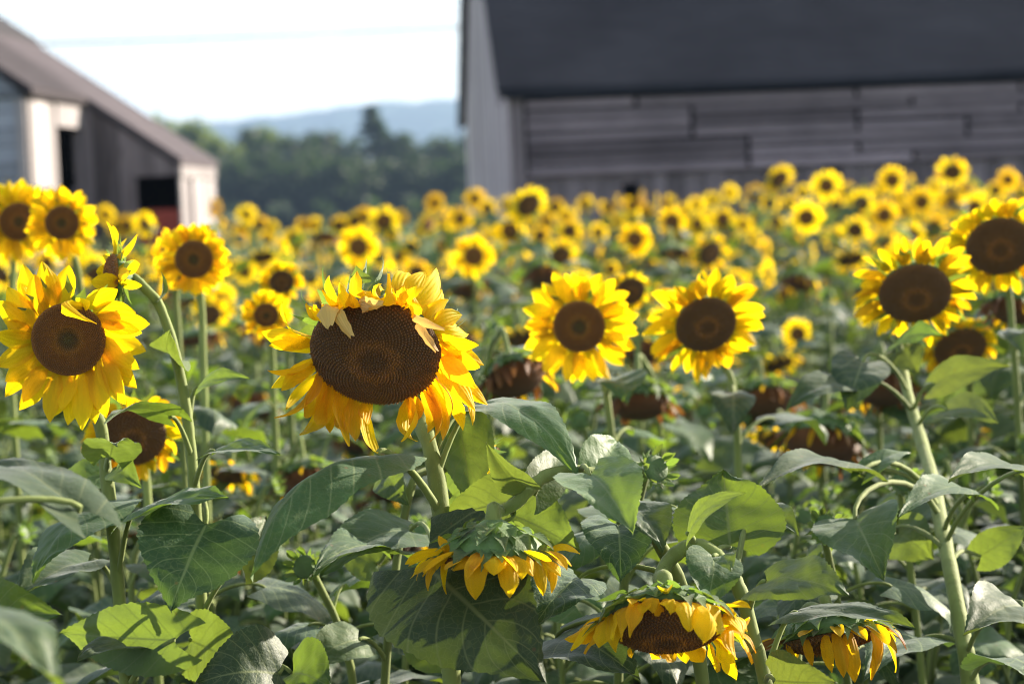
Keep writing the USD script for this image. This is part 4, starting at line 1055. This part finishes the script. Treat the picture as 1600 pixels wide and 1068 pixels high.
# 7: the stout plant at the right with the ripe head above
C = P(1430, 458, 4.6); f = unit(V(-.04, -.58, .81)); R = 57 * K * 4.6
pl = Plant('ripe sunflower with broad dark disc on the stoutest stem at right', [(1413, 542, 4.72), (1409, 565, 4.68), (1420, 622, 4.55), (1440, 690, 4.35), (1455, 742, 4.15), (1468, 805, 3.95), (1487, 900, 3.75), (1505, 1000, 3.65), (1516, 1068, 3.62)],
           (.0080, .0145), 107, neck=neck_of(C, f, R, 1.3), sides=12, hairs=2000)
add, f, e1, e2 = head(pl, C, f, R, h=R * .3, n_florets=500, n_bracts=26, bract_len=R * .7)
petal_ring(add, C, f, R, pl.rng, 40, .062, .023, .0, .5, mats=('petal_fresh', 'petal_fresh', 'petal_old'), ragged=.05, jitter=.25)
pl.leaf((1400, 536, 4.5), (1474, 524, 4.4), 60, (0, .72, .68), (1412, 560), bend=.1)
pl.leaf((1410, 548, 4.62), (1434, 582, 4.6), 60, (.05, .2, .95), (1412, 575), 'leaf_young', lobe=.1)
pl.leaf((1348, 566, 4.4), (1322, 644, 4.3), 92, (-.1, .35, .92), (1418, 615), 'leaf_dark')
pl.leaf((1320, 600, 4.35), (1228, 640, 4.25), 70, (-.1, .8, .55), (1425, 640), 'leaf_green')
pl.leaf((1462, 600, 4.4), (1580, 572, 4.3), 62, (0, .5, .86), (1425, 640), 'leaf_young')
pl.leaf((1480, 640, 4.3), (1560, 660, 4.2), 70, (0.1, .6, .8), (1432, 665), 'leaf_young')
pl.leaf((1345, 738, 3.75), (1184, 763, 3.55), 96, (0, .94, .25), (1463, 798), 'leaf_green', bend=.12, fold=.15, petr=.0045)
pl.leaf((1352, 740, 3.78), (1424, 708, 3.85), 50, (0, .9, .4), (1463, 798), 'leaf_green')
pl.leaf((1336, 812, 3.6), (1382, 908, 3.42), 138, (-.2, .42, .88), (1466, 812), 'leaf_green', lobe=.24, petr=.0045)
pl.leaf((1524, 776, 3.7), (1404, 807, 3.5), 84, (0, .88, .42), (1470, 830), 'leaf_green')
pl.leaf((1606, 742, 3.6), (1482, 752, 3.42), 92, (0, .9, .36), (1474, 845), 'leaf_green', bend=.1)
pl.leaf((1402, 832, 3.95), (1460, 874, 3.9), 88, (0, .2, .95), (1478, 868), 'leaf_young')
pl.leaf((1532, 868, 3.9), (1604, 822, 3.9), 62, (0, .2, .95), (1482, 885), 'leaf_young')
pl.leaf((1598, 952, 3.4), (1506, 990, 3.26), 124, (-.2, .6, .76), (1510, 1030), 'leaf_green')
pl.leaf((1440, 1000, 3.7), (1350, 1060, 3.5), 120, (-.1, .75, .6), (1506, 1010), 'leaf_dark')
pl.leaf((1560, 1040, 3.5), (1640, 1080, 3.3), 140, (.1, .7, .7), (1515, 1066), 'leaf_dark')

# 8: the plant just out of frame whose blurred leaves fill the lower left corner
pl = Plant('nearest plant, only its blurred silvery leaves reach in at the lower left corner', [(-190, 640, 2.5), (-195, 800, 2.48), (-200, 1068, 2.45)], (.008, .012), 108)
pl.leaf((122, 800, 2.6), (-75, 745, 2.74), 150, (.3, .92, .22), None, 'leaf_green', bend=.12)
pl.add('petiole', petiole(pl.pts[8], P(122, 800, 2.6), np.array([-1., 0, 0]), .004), 'stem')
pl.leaf((-90, 940, 2.15), (96, 1080, 2.05), 185, (.6, .78, .2), (-195, 950), 'leaf_green', fold=.05)
pl.leaf((-40, 960, 2.9), (98, 960, 2.85), 110, (0, .35, .93), (-195, 900), 'leaf_green')
Cb = P(-190, 560, 2.52); fb = V(-.3, -.9, .2)
head(pl, Cb, fb, .06, n_florets=0)

# the half-hidden yellow head behind the large ripe one, with its own thin hairy stem
C = P(752, 735, 3.62); f = unit(V(.75, -.55, -.1)); R = .045
pl = Plant('yellow sunflower mostly hidden behind the stem of the large ripe head', [(700, 730, 3.66), (660, 738, 3.62), (643, 760, 3.6), (622, 860, 3.58), (611, 960, 3.56), (601, 1068, 3.56)], (.0055, .0072), 109, neck=neck_of(C, f, R, 1.2), hairs=1800)
add, f, e1, e2 = head(pl, C, f, R, disc='disc_brown', n_florets=300, n_bracts=20)
for px, py, dd, w in [(738, 790, -.05, 40), (722, 730, -.05, 30), (775, 712, 0, 30), (770, 690, .03, 26), (730, 780, .04, 34), (765, 735, -.05, 30)]:
    tp = P(px, py, 3.6 + dd); o = tp - C; o = unit(o - f * o.dot(f))
    add('petal', ribbon_to(C + o * R * .95, tp, f, w * K * 3.6, pl.rng, bulge=.15, cup=.4, ragged=.05), 'petal_fresh')
pl.leaf((652, 985, 3.4), (708, 1046, 3.45), 92, (.2, .2, .95), (608, 1000), 'leaf_young')
pl.leaf((604, 742, 3.62), (640, 790, 3.55), 60, (-.4, .5, .7), (640, 770), 'leaf_green')
pl.leaf((560, 1000, 3.5), (474, 1044, 3.42), 84, (-.1, .5, .8), (606, 1040), 'leaf_young')
pl.leaf((612, 866, 3.5), (490, 892, 3.3), 96, (0, .9, .4), (628, 832), 'leaf_green', wave=.1)
pl.leaf((590, 880, 3.7), (520, 850, 3.7), 70, (0, .3, .9), (625, 840), 'leaf_young')

# heads a little behind the focus
def mid(label, px, py, d, Rpx, face, stem, kind='fresh', plen=50, pw=26, n=36, seed=0, leaves=(9, .35, 1.16), hr=.2, size=.18, droop=None, skip=0.0):
    C = P(px, py, d); f = unit(V(*face)); R = Rpx * K * d
    pl = Plant(label, stem, (.0066, .0095), 200 + seed, neck=neck_of(C, f, R, 1.4), sides=9)
    disc = {'fresh': 'disc_fresh', 'ripe': 'disc_ripe', 'old': 'disc_ripe'}[kind]
    add, f, e1, e2 = head(pl, C, f, R, h=R * hr, disc=disc, n_florets=320, n_bracts=22, bract_len=R * .7, flat=.2 if kind == 'fresh' else 0)
    petal_ring(add, C, f, R, pl.rng, n, plen * K * d, pw * K * d, {'fresh': .06, 'ripe': .05, 'old': .3}[kind], droop if droop is not None else {'fresh': .25, 'ripe': .6, 'old': 1.0}[kind],
               mats={'fresh': ('petal_fresh',), 'ripe': ('petal_fresh', 'petal_fresh', 'petal_old'), 'old': ('petal_old', 'petal_old', 'petal_fresh')}[kind], ragged={'fresh': .02, 'ripe': .05, 'old': .12}[kind], jitter={'fresh': .1, 'ripe': .25, 'old': .4}[kind], skip=skip)
    pl.wild_leaves(leaves[0], leaves[1], leaves[2], size)
    return pl


mid('fresh round sunflower with full even petals, just right of the large ripe head', 905, 510, 4.7, 41, (-.08, -.10, .98), [(928, 570, 4.84), (945, 604, 4.82), (953, 660, 4.8), (962, 740, 4.8), (970, 850, 4.8)], 'fresh', 53, 24, 38, 1)
mid('ripe sunflower tilted down, second one right of the large ripe head', 1103, 507, 4.7, 49, (.15, -.46, .87), [(1128, 565, 4.84), (1143, 595, 4.82), (1151, 660, 4.8), (1154, 735, 4.8), (1160, 850, 4.8)], 'ripe', 52, 24, 36, 2)
mid('large ripe sunflower cut by the right edge of the view, red-brown disc', 1562, 385, 5.0, 53, (-.08, -.52, .85), [(1575, 450, 5.15), (1582, 520, 5.15), (1590, 640, 5.15)], 'ripe', 38, 20, 40, 3)
mid('fresh sunflower before the shed doorway at upper left, disc facing the camera', 97, 348, 5.2, 27, (.05, -.05, .99), [(112, 390, 5.32), (124, 440, 5.32), (132, 560, 5.32)], 'fresh', 32, 18, 34, 4)
mid('fresh sunflower at the left edge turned slightly right, behind its neighbour', 28, 346, 5.4, 30, (.45, -.12, .88), [(22, 400, 5.55), (18, 470, 5.55), (16, 560, 5.55), (24, 700, 5.5)], 'fresh', 36, 20, 34, 5)
mid('fresh sunflower with a thick ring of petals, right of the hooked young sunflower', 303, 405, 4.9, 30, (.06, -.06, .99), [(312, 450, 5.02), (316, 500, 5.02), (318, 600, 5.0)], 'fresh', 30, 20, 40, 6)
mid('yellow sunflower turned away to the left, tucked behind the one right of the hooked stem', 262, 402, 5.3, 22, (-.75, .0, .6), [(275, 450, 5.4), (280, 560, 5.4)], 'fresh', 28, 18, 30, 7)
mid('old orange-fringed sunflower with dark disc behind the stem of the fresh left one', 208, 682, 4.3, 52, (.18, -.42, .88), [(225, 720, 4.5), (232, 800, 4.5), (238, 900, 4.5)], 'old', 34, 20, 34, 8, leaves=(4, .3, .75))
mid('nodding dark sunflower low at the right of the ripe one on the stout stem', 1500, 545, 5.4, 42, (.1, -.62, .78), [(1512, 590, 5.6), (1518, 700, 5.6)], 'old', 26, 18, 30, 9)
mid('small sunflower tilted down, above and left of the large ripe head', 440, 440, 6.0, 20, (.1, -.35, .93), [(446, 480, 6.1), (450, 560, 6.1)], 'ripe', 17, 11, 30, 10)
mid('fresh sunflower peeping out at the left shoulder of the large ripe head', 416, 492, 5.4, 20, (.15, -.2, .95), [(424, 540, 5.5), (428, 640, 5.5)], 'fresh', 22, 13, 32, 11)
mid('brown-faced tilted sunflower between the two round ones at right of centre', 985, 455, 6.2, 24, (.2, -.45, .86), [(994, 500, 6.3), (998, 600, 6.3)], 'ripe', 15, 10, 30, 12)


# ------------------------------------------------------------------ the rest of the field: kinds of plant, then one Xform per plant
def plant_kind(name, kind, seed, far=False):
    r = np.random.default_rng(seed)
    down = {'fresh': r.uniform(-.05, .22), 'ripe': r.uniform(.32, .55), 'nod': r.uniform(.75, .92), 'withered': r.uniform(.8, .97), 'bud': -.1, 'green': -.3, 'turned': .1}[kind]
    f = unit(V(r.uniform(-.15, .15), -down, math.sqrt(max(.05, 1 - down ** 2))))
    if kind == 'turned':
        f = unit(V(.75 if seed % 2 else -.8, -.05, .2))
    R = {'fresh': r.uniform(.040, .050), 'ripe': r.uniform(.055, .07), 'nod': r.uniform(.06, .075), 'withered': r.uniform(.06, .08), 'bud': .03, 'green': .024, 'turned': .042}[kind]
    z = {'fresh': 1.38, 'ripe': 1.33, 'nod': 1.2, 'withered': 1.14, 'bud': 1.25, 'green': 1.25, 'turned': 1.36}[kind]
    C = np.array([0, -.05, z])
    lean = r.normal(0, .03, 2)
    if down > .7:
        stem = [C - f * R * .9 + np.array([0, .03, .05]), np.array([lean[0] * .3, .06, z + .085]), np.array([lean[0] * .5, .125, z + .05]), np.array([lean[0] * .8, .155, z - .06]), np.array([lean[0], .15, z - .4]), np.array([lean[0] * .6, .09, .5]), np.array([0, .05, -.02]), np.array([0, .05, -.7])]
        neck = [C - f * R * .5]
    else:
        stem = [C - f * R * 1.4 + np.array([0, .01, -.02]), np.array([lean[0] * .5, .06, z - .22]), np.array([lean[0], .06 + lean[1], z - .6]), np.array([lean[0] * .4, .05, .3]), np.array([0, .05, -.7])]
        neck = [C - f * R * .5, C - f * R * .9]
    pl = Plant(None, stem, (.006, .010), seed, kinds, name, sides=6 if far else 8, neck=neck, ground=False, detail=.5)
    disc = {'fresh': 'disc_fresh', 'ripe': 'disc_ripe', 'nod': 'disc_ripe', 'withered': 'disc_brown', 'bud': 'disc_fresh', 'green': 'calyx', 'turned': 'disc_fresh'}[kind]
    mats = {'fresh': ('petal_fresh',), 'turned': ('petal_fresh',), 'ripe': ('petal_fresh', 'petal_fresh', 'petal_old'), 'nod': ('petal_old', 'petal_fresh'), 'withered': ('petal_brown', 'petal_brown', 'petal_brown', 'petal_brown', 'petal_old'), 'bud': ('petal_fresh',), 'green': ('bract_green',)}[kind]
    n, L, W = {'fresh': (int(r.integers(24, 36)), r.uniform(.048, .07), r.uniform(.02, .027)), 'turned': (28, .058, .025), 'ripe': (32, r.uniform(.04, .055), .022), 'nod': (30, .05, .018), 'withered': (34, .056, .014), 'bud': (20, .028, .014), 'green': (16, .03, .012)}[kind]
    kw = dict(tilt={'fresh': .1, 'turned': .1, 'ripe': .1, 'nod': .5, 'withered': .95, 'bud': .9, 'green': 1.15}[kind], droop={'fresh': .2, 'turned': .3, 'ripe': .5, 'nod': .9, 'withered': 1.1, 'bud': .1, 'green': .0}[kind],
              jitter={'fresh': .1, 'turned': .15, 'ripe': .25, 'nod': .3, 'withered': .35, 'bud': .15, 'green': .1}[kind], ragged={'withered': .3, 'nod': .12}.get(kind, .03), rows=5 if far else 6, cols=3, skip={'withered': .25, 'ripe': .15, 'nod': .1}.get(kind, .05))
    if far:
        d = pl.add('flower_disc', dome_mesh(C, f, R, R * .25, 5, 12), disc)
        got = {}
        petal_ring(lambda nm, tri, m_: got.setdefault(m_, []).append(tri), C, f, R, pl.rng, n, L, W, mats=mats, **kw)
        for m_, tris in got.items():
            pl.add('petals', join(tris), m_, parent=d, kind='stuff')
        c = pl.add('calyx', calyx_mesh(C, f, R, R * .55, .01, seg=10), 'calyx')
        got = []
        bracts(lambda nm, tri, m_: got.append(tri), C, f, R, pl.rng, 14, R * .7)
        pl.add('bracts', join(got), 'bract_green', parent=c, kind='stuff')
    else:
        add, f, _, _ = head(pl, C, f, R, h=R * (.6 if kind == 'withered' else .22), disc=disc, depth=R * (.8 if kind == 'withered' else .55), n_florets=0, n_bracts=18, bract_len=R * .7, flare=.1, cap=down > .7)
        petal_ring(add, C, f, R, pl.rng, n, L, W, mats=mats, **kw)
    top = z - (.10 if down < .7 else .02)
    pl.wild_leaves(14 if far else 23, .25, top, .205 if far else .21, rows=9 if far else 14, cols=5 if far else 7)
    return pl.t, C, kind


KIND = {}
for kd, cnt in (('fresh', 7), ('ripe', 5), ('nod', 3), ('withered', 5), ('bud', 1), ('green', 2), ('turned', 3)):
    KIND[kd] = [plant_kind(kd + '_plant', kd, 300 + 17 * i + len(kd) * 7) for i in range(cnt)]
for kd, cnt in (('fresh', 6), ('ripe', 4), ('withered', 3), ('turned', 2), ('bud', 1), ('green', 2)):
    KIND['far_' + kd] = [plant_kind('far_' + kd + '_plant', kd, 500 + 13 * i + len(kd) * 5, True) for i in range(cnt)]

# (pixel, row, outer radius in pixels, kind, turn, own label)
HEADS = [
    (20, 292, 17, 'fresh', .2, 'small yellow sunflower peeping over the leftmost blurred heads'),
    (165, 335, 14, 'fresh', .1, None), (184, 355, 12, 'ripe', .2, None), (226, 350, 23, 'fresh', -.2, 'blurred sunflower before the red cart in the shed doorway'), (198, 352, 14, 'fresh', .3, None),
    (337, 325, 15, 'turned', 0, 'small yellow sunflower against the pale corner post of the shed'), (385, 335, 18, 'fresh', .1, None), (378, 352, 17, 'fresh', -.2, None), (374, 373, 18, 'ripe', .2, None), (350, 358, 18, 'turned', 0, None), (405, 350, 12, 'ripe', 0, None),
    (460, 372, 21, 'fresh', .1, 'round sunflower standing alone before the dark trees right of the shed'), (475, 352, 13, 'ripe', .1, None), (424, 356, 11, 'fresh', 0, None), (508, 370, 22, 'withered', .1, None), (508, 400, 18, 'turned', 0, None), (412, 402, 26, 'nod', .2, 'brown drooping head with yellow edge, above the two tilted ones at left'),
    (560, 386, 38, 'fresh', 0, 'large blurred fresh sunflower directly above the ripe centre head'), (600, 346, 30, 'fresh', .35, 'tall fresh sunflower with curled petal before the dark trees'), (612, 365, 16, 'fresh', -.3, None), (530, 352, 17, 'ripe', .1, None), (555, 345, 13, 'ripe', 0, None), (590, 400, 24, 'ripe', -.2, None), (610, 430, 26, 'turned', 0, None),
    (680, 318, 18, 'fresh', .1, 'small round sunflower left of the barn gable, before the trees'), (742, 310, 19, 'fresh', 0, 'small round sunflower before the pale barn gable, highest one there'), (669, 351, 26, 'fresh', .5, 'sunflower turned aside, disc a narrow ellipse, below the gable foot'), (719, 342, 23, 'fresh', .1, None), (700, 338, 13, 'turned', 0, None),
    (740, 400, 39, 'fresh', .05, 'large fresh sunflower low in front of the pale barn gable'), (797, 361, 33, 'fresh', -.05, 'bright full sunflower before the barn corner board'), (826, 321, 34, 'ripe', 0, 'big dark-faced sunflower overlapping the barn corner at the skyline'), (794, 319, 17, 'fresh', .2, None), (762, 372, 18, 'fresh', .4, None),
    (844, 368, 20, 'ripe', 0, None), (876, 400, 33, 'ripe', .45, 'sunflower with a slanted dark disc, up and left of the fresh round one'), (890, 361, 23, 'ripe', 0, None), (935, 363, 19, 'fresh', 0, None), (902, 332, 17, 'turned', 0, None), (885, 338, 16, 'fresh', .1, None), (966, 346, 16, 'fresh', .1, None), (988, 321, 15, 'ripe', 0, None), (992, 374, 32, 'fresh', .15, 'bright sunflower with small dark disc, directly above the tilted ripe one'), (998, 345, 20, 'turned', 0, None), (1010, 330, 16, 'fresh', -.1, None),
    (1050, 346, 29, 'fresh', 0, 'round yellow sunflower with small disc before the left half of the board wall'), (1050, 396, 26, 'withered', 0, 'brown seed head upright on its stalk, left of a slanted yellow one'), (1110, 396, 36, 'ripe', .2, 'slanted sunflower with dark disc and ragged lower petals, below the board wall'), (1090, 350, 22, 'fresh', .4, None), (1130, 343, 25, 'fresh', .1, None), (1113, 313, 15, 'fresh', 0, None), (1141, 301, 17, 'fresh', 0, None), (1180, 301, 17, 'fresh', .3, None), (1163, 318, 13, 'turned', 0, None), (1203, 318, 17, 'ripe', 0, None), (1218, 281, 27, 'ripe', .2, 'tall dark-faced sunflower against the board wall, highest left of centre there'),
    (1185, 346, 17, 'ripe', .1, None), (1213, 346, 19, 'fresh', .2, None), (1260, 340, 35, 'fresh', 0, 'large round sunflower in the middle of the blurred right rows'), (1291, 290, 28, 'fresh', .05, 'round sunflower well clear against the vertical planks, right of the tall dark one'), (1336, 360, 26, 'ripe', -.15, None), (1345, 318, 24, 'ripe', .1, None), (1352, 302, 18, 'nod', 0, None), (1382, 336, 31, 'fresh', 0, 'full round sunflower above the large ripe one on the stout stem'), (1394, 282, 26, 'fresh', .1, 'round sunflower high against the plank wall, second from the right there'),
    (1440, 316, 27, 'fresh', .1, None), (1424, 285, 13, 'turned', 0, None), (1487, 317, 25, 'fresh', 0, None), (1488, 269, 29, 'ripe', -.35, 'highest sunflower of the right rows, slightly tilted, against the planks'), (1523, 324, 27, 'fresh', 0, 'round sunflower just above the big cut one at the right edge'), (1575, 281, 23, 'fresh', .3, None), (1556, 297, 17, 'ripe', 0, None), (1580, 322, 20, 'nod', 0, None), (1596, 300, 14, 'fresh', 0, None),
    (1330, 405, 32, 'nod', .2, 'flat dark head seen nearly edge-on, left of the ripe one on the stout stem'), (1200, 428, 27, 'turned', 0, None), (1228, 460, 17, 'bud', 0, None), (1250, 440, 28, 'withered', .2, None), (1290, 438, 16, 'turned', 0, None), (1195, 388, 18, 'turned', 0, None), (1240, 375, 14, 'ripe', 0, None), (1150, 380, 15, 'ripe', 0, None),
    (850, 430, 30, 'withered', 0, None), (785, 405, 18, 'ripe', 0, None), (640, 385, 15, 'ripe', 0, None), (690, 385, 15, 'turned', 0, None), (940, 400, 16, 'turned', 0, None), (1070, 330, 13, 'fresh', 0, None), (955, 420, 14, 'bud', 0, None), (1020, 392, 13, 'turned', .2, None),
    (805, 588, 56, 'withered', .0, 'large withered brown head drooping just right of the large ripe one'), (1000, 628, 48, 'withered', .1, 'withered dark head hanging beside the stem of the fresh round sunflower'), (1285, 690, 58, 'withered', .1, 'largest withered head, brown under a green fringed back, centre right'), (1382, 605, 46, 'withered', -.2, 'withered brown head with dangling orange petals left of the stout stem'), (1195, 625, 46, 'withered', .1, 'withered head with orange tips right of the tilted ripe flower stem'), (1218, 568, 38, 'nod', .3, 'dark drooping head behind grey leaf, right of the tilted ripe one'),
    (1584, 482, 46, 'withered', -.2, 'withered orange-brown head hanging at the right edge'), (1006, 548, 34, 'withered', 0, None), (478, 752, 46, 'withered', .3, 'withered head with green back under the left leaves of the large ripe one'), (398, 628, 38, 'withered', 0, None), (6, 880, 36, 'withered', .4, 'withered orange-brown head cut by the left edge'), (96, 945, 22, 'nod', .4, None), (1450, 655, 40, 'nod', 0, None), (560, 690, 36, 'withered', 0, None), (755, 745, 40, 'withered', 0, None), (200, 770, 26, 'withered', 0, None), (1120, 560, 30, 'withered', 0, None),
]
ZONES = [(0, 130, 'before the bluish wall of the shed'), (130, 250, 'before the shed doorways'), (250, 350, 'before the low end of the shed'), (350, 520, 'below the far trees, next to the shed'), (520, 715, 'below the far trees, next to the barn'), (715, 800, 'before the barn gable'),
         (800, 1000, 'before the left end of the board wall'), (1000, 1200, 'before the left middle of the board wall'), (1200, 1400, 'before the right middle of the board wall'), (1400, 1700, 'before the right end of the board wall')]
LOOK = {'fresh': 'fresh yellow sunflower', 'ripe': 'dark-faced ripe sunflower', 'nod': 'drooping sunflower with yellow fringe', 'withered': 'withered brown sunflower', 'bud': 'half-open sunflower bud', 'turned': 'yellow sunflower turned aside'}


def zone_label(kd, px, d):
    z = [t for a, b, t in ZONES if a <= px < b] or [ZONES[0][2] if px < 0 else ZONES[-1][2]]
    dist = 'far' if d > 12 else 'blurred' if d > 7 else 'near'
    return f'{dist} {LOOK[kd]} {z[0]}', f'{dist} {LOOK[kd]}s {z[0]}'


# smaller heads crowding the far rows, kept apart from the measured ones
rng = np.random.default_rng(404)
tries = 0; crowd = []
while len(crowd) < 40 and tries < 4000:
    tries += 1
    px = rng.uniform(380, 1600); up = rng.uniform(0, 1) ** 1.5
    r_ = 12 + 15 * up + rng.uniform(-1, 3)
    py = 325 - .0437 * (px - 800) - 6 + 88 * up + rng.uniform(-8, 8) + (14 if px < 720 else 0)
    if all((px - h[0]) ** 2 + (py - h[1]) ** 2 > (.62 * (r_ + h[2])) ** 2 for h in HEADS[:95] + crowd):
        crowd.append((px, py, r_, str(rng.choice(['fresh', 'ripe', 'turned'], p=[.62, .25, .13])), rng.normal(0, .25), None))
tries = 0; n0 = len(crowd)
while len(crowd) < n0 + 18 and tries < 3000:
    tries += 1
    px = rng.uniform(600, 1580); r_ = rng.uniform(20, 33)
    py = 325 - .0437 * (px - 800) + rng.uniform(66, 150)
    if all((px - h[0]) ** 2 + (py - h[1]) ** 2 > (.72 * (r_ + h[2])) ** 2 for h in HEADS + crowd) and all((px - q[0]) ** 2 + (py - q[1]) ** 2 > (r_ + 80) ** 2 for q in ((905, 510), (1103, 507), (1430, 458), (1562, 385), (587, 550))):
        crowd.append((px, py, r_, str(rng.choice(['fresh', 'ripe', 'turned', 'nod', 'withered'], p=[.28, .25, .12, .15, .2])), rng.normal(0, .3), None))
HEADS += crowd

OUTER = {'fresh': .107, 'ripe': .11, 'nod': .095, 'withered': .078, 'bud': .05, 'turned': .095}
rng = np.random.default_rng(77)
PLACED = []
SIGHT = [(905, 510, 95, 4.7), (1103, 507, 95, 4.7), (1430, 458, 95, 4.6), (1562, 385, 95, 5.0), (303, 405, 60, 4.9), (97, 348, 60, 5.2), (28, 346, 60, 5.4), (208, 682, 60, 4.3), (1500, 545, 60, 5.4), (440, 440, 36, 6.0), (416, 492, 38, 5.4), (985, 455, 38, 6.2)]
for px, py, rpx, kd, turn, lab in HEADS:
    s = rng.uniform(.9, 1.12)
    d = min(19.3 if px < 370 else 24.5, OUTER[kd] * s / (rpx * K))
    far = d > 11 and ('far_' + kd) in KIND
    pool = KIND['far_' + kd if far else kd]
    proto, hc, _ = pool[int(rng.integers(len(pool)))]
    q = P(px, py, d)
    ang = turn * 1.0 + rng.normal(0, .2) + math.atan2(-q[0], q[1]) * .5
    c, sn = math.cos(ang), math.sin(ang)
    h = hc * s
    off = np.array([c * h[0] - sn * h[1], sn * h[0] + c * h[1], h[2]])
    loc = q - off
    g = zone_label(kd, px, d)
    instance(proto, 'sunflower', lab or g[0], 'sunflower', None if lab else g[1], loc, ang, (s, s, s))
    PLACED.append((loc[0], loc[1]))
    SIGHT.append((px, py, rpx, d))

HERO_XY = [(0, 0)]


def image_of(q):
    v = q - CAM; d = v @ FWD
    return 800 + (v @ RIGHT) / d / K, 534 - (v @ UP) / d / K, d


def clear_of(x, y, r=.3):
    return all((x - a) ** 2 + (y - b) ** 2 > r * r for a, b in PLACED)


LOW = {'green': 'green unopened sunflower', 'withered': 'withered brown sunflower', 'nod': 'drooping yellow-fringed sunflower', 'ripe': 'dark-faced ripe sunflower'}
LOWZONES = [(-99, 250, 'below the fresh left one'), (250, 480, 'left of the large ripe head'), (480, 780, 'behind the large ripe head'), (780, 1000, 'below the fresh round one'), (1000, 1250, 'below the tilted ripe one'), (1250, 1480, 'left of the stout stem'), (1480, 1700, 'right of the stout stem')]
# fillers in the rows between, whose leaves close the canopy
FILL = []
y = 3.75
while y < 25.6:
    step = .44 if y < 9 else .50
    half_w = .235 * y + .5
    x = -half_w + rng.uniform(0, step)
    while x < half_w + .8:
        X, Y = x + rng.normal(0, .1), y + rng.normal(0, .1)
        if clear_of(X, Y, .2) and not (Y < 4.9 and X > .185 * Y) and not (Y > 18.2 and X < -2.4):
            FILL.append((X, Y))
        x += step
    y += step
inst = []
count = 0
for X, Y in FILL:
    lim = np.interp(Y, [3.7, 5, 6, 9, 12, 20, 26], [1.2, 1.26, 1.3, 1.36, 1.42, 1.47, 1.5])
    d = Y
    px = image_of(np.array([X, Y, 1.2]))[0]
    near_row = Y < 4.9
    right = smooth01((px - 900) / 600) * .06
    for hx, hy, hr, hd in SIGHT:
        wide = hr + (.17 if Y < 8 else .1) / (K * Y)
        if Y < hd - .15 and abs(hx - px) < wide:
            low = P(hx, hy + hr * .9, Y)[2]
            lim = min(lim, low - .02 + .06 * (abs(hx - px) / wide) ** 2)
    lim = max(lim, .66)
    kd = rng.choice(['withered', 'nod', 'ripe', 'fresh', 'turned', 'green'], p=[.14, 0, 0, 0, 0, .86] if near_row else [.26, .09, .04, 0, 0, .61] if Y < 9 else [.14, .10, .20, .27, .10, .19])
    hz_ = {'fresh': 1.46, 'ripe': 1.42, 'nod': 1.28, 'withered': 1.22, 'turned': 1.45, 'green': 1.28}[kd]
    s = (lim + right + rng.uniform(-.12, .02)) / hz_
    if Y < 8.2 and count < 135 and -60 < px < 1660:
        pool = KIND[kd]
        proto = pool[int(rng.integers(len(pool)))][0]
        lab = LOW[kd] + ' low among leaves ' + [t for a, b, t in LOWZONES if a <= px < b][0] + (', nearest rows' if Y < 5.2 else ', middle rows')
        instance(proto, 'sunflower', lab, 'sunflower', lab.replace('sunflower', 'sunflowers'), (X, Y, float(ground_z(X, Y)) - .02), rng.uniform(-.8, .8) if kd != 'withered' else rng.uniform(0, 6.28), (s, s, s))
        count += 1
    else:
        fk = 'far_' + kd if 'far_' + kd in KIND else 'far_withered'
        inst.append((fk, int(rng.integers(len(KIND[fk]))), X, Y, float(ground_z(X, Y)) - .02, rng.normal(0, .45) if kd in ('fresh', 'ripe') else rng.uniform(0, 6.28), s))
# shorter plants under them, so that the soil is hidden as it is in the field
for _ in range(420):
    Y = rng.uniform(3.9, 17); X = rng.uniform(-1, 1) * (.24 * Y + .4)
    if Y > 18 and X < -2.4: continue
    inst.append(('far_green', int(rng.integers(2)), X, Y, float(ground_z(X, Y)) - .02, rng.uniform(0, 6.28), rng.uniform(.5, .78)))
# plants beside and behind the view, which shade the ones in it
for _ in range(150):
    X, Y = rng.uniform(-9, 11), rng.uniform(-1.5, 20)
    if abs(X) > .235 * max(Y, 0) + 1.3 and math.hypot(X, Y) > 1.9:
        fk = ['far_withered', 'far_ripe', 'far_fresh'][int(rng.integers(3))]
        inst.append((fk, int(rng.integers(len(KIND[fk]))), X, Y, float(ground_z(X, Y)) - .02, rng.normal(0, .5), rng.uniform(.85, 1.02)))
pi = UsdGeom.PointInstancer.Define(stage, '/World/sunflower_rows')
tag(pi.GetPrim(), 'mass of further sunflower plants closing the rows of the field', 'sunflowers', kind='stuff')
order, targets = {}, []
for fk in sorted({i[0] for i in inst}):
    for j in range(len(KIND[fk])):
        src = KIND[fk][j][0].GetPath()
        x = UsdGeom.Xform.Define(stage, f'/World/sunflower_rows/{src.name}_{j:03d}')
        x.GetPrim().GetReferences().AddInternalReference(src)
        order[(fk, j)] = len(targets); targets.append(x.GetPath())
pi.CreatePrototypesRel().SetTargets(targets)
pi.CreateProtoIndicesAttr([order[(i[0], i[1])] for i in inst])
pi.CreatePositionsAttr([Gf.Vec3f(*map(float, i[2:5])) for i in inst])
pi.CreateOrientationsAttr([Gf.Quath(math.cos(i[5] / 2), 0, 0, math.sin(i[5] / 2)) for i in inst])
pi.CreateScalesAttr([Gf.Vec3f(*[float(i[6])] * 3) for i in inst])
print('fillers', count, 'stuff', len(inst), 'measured', len(HEADS))
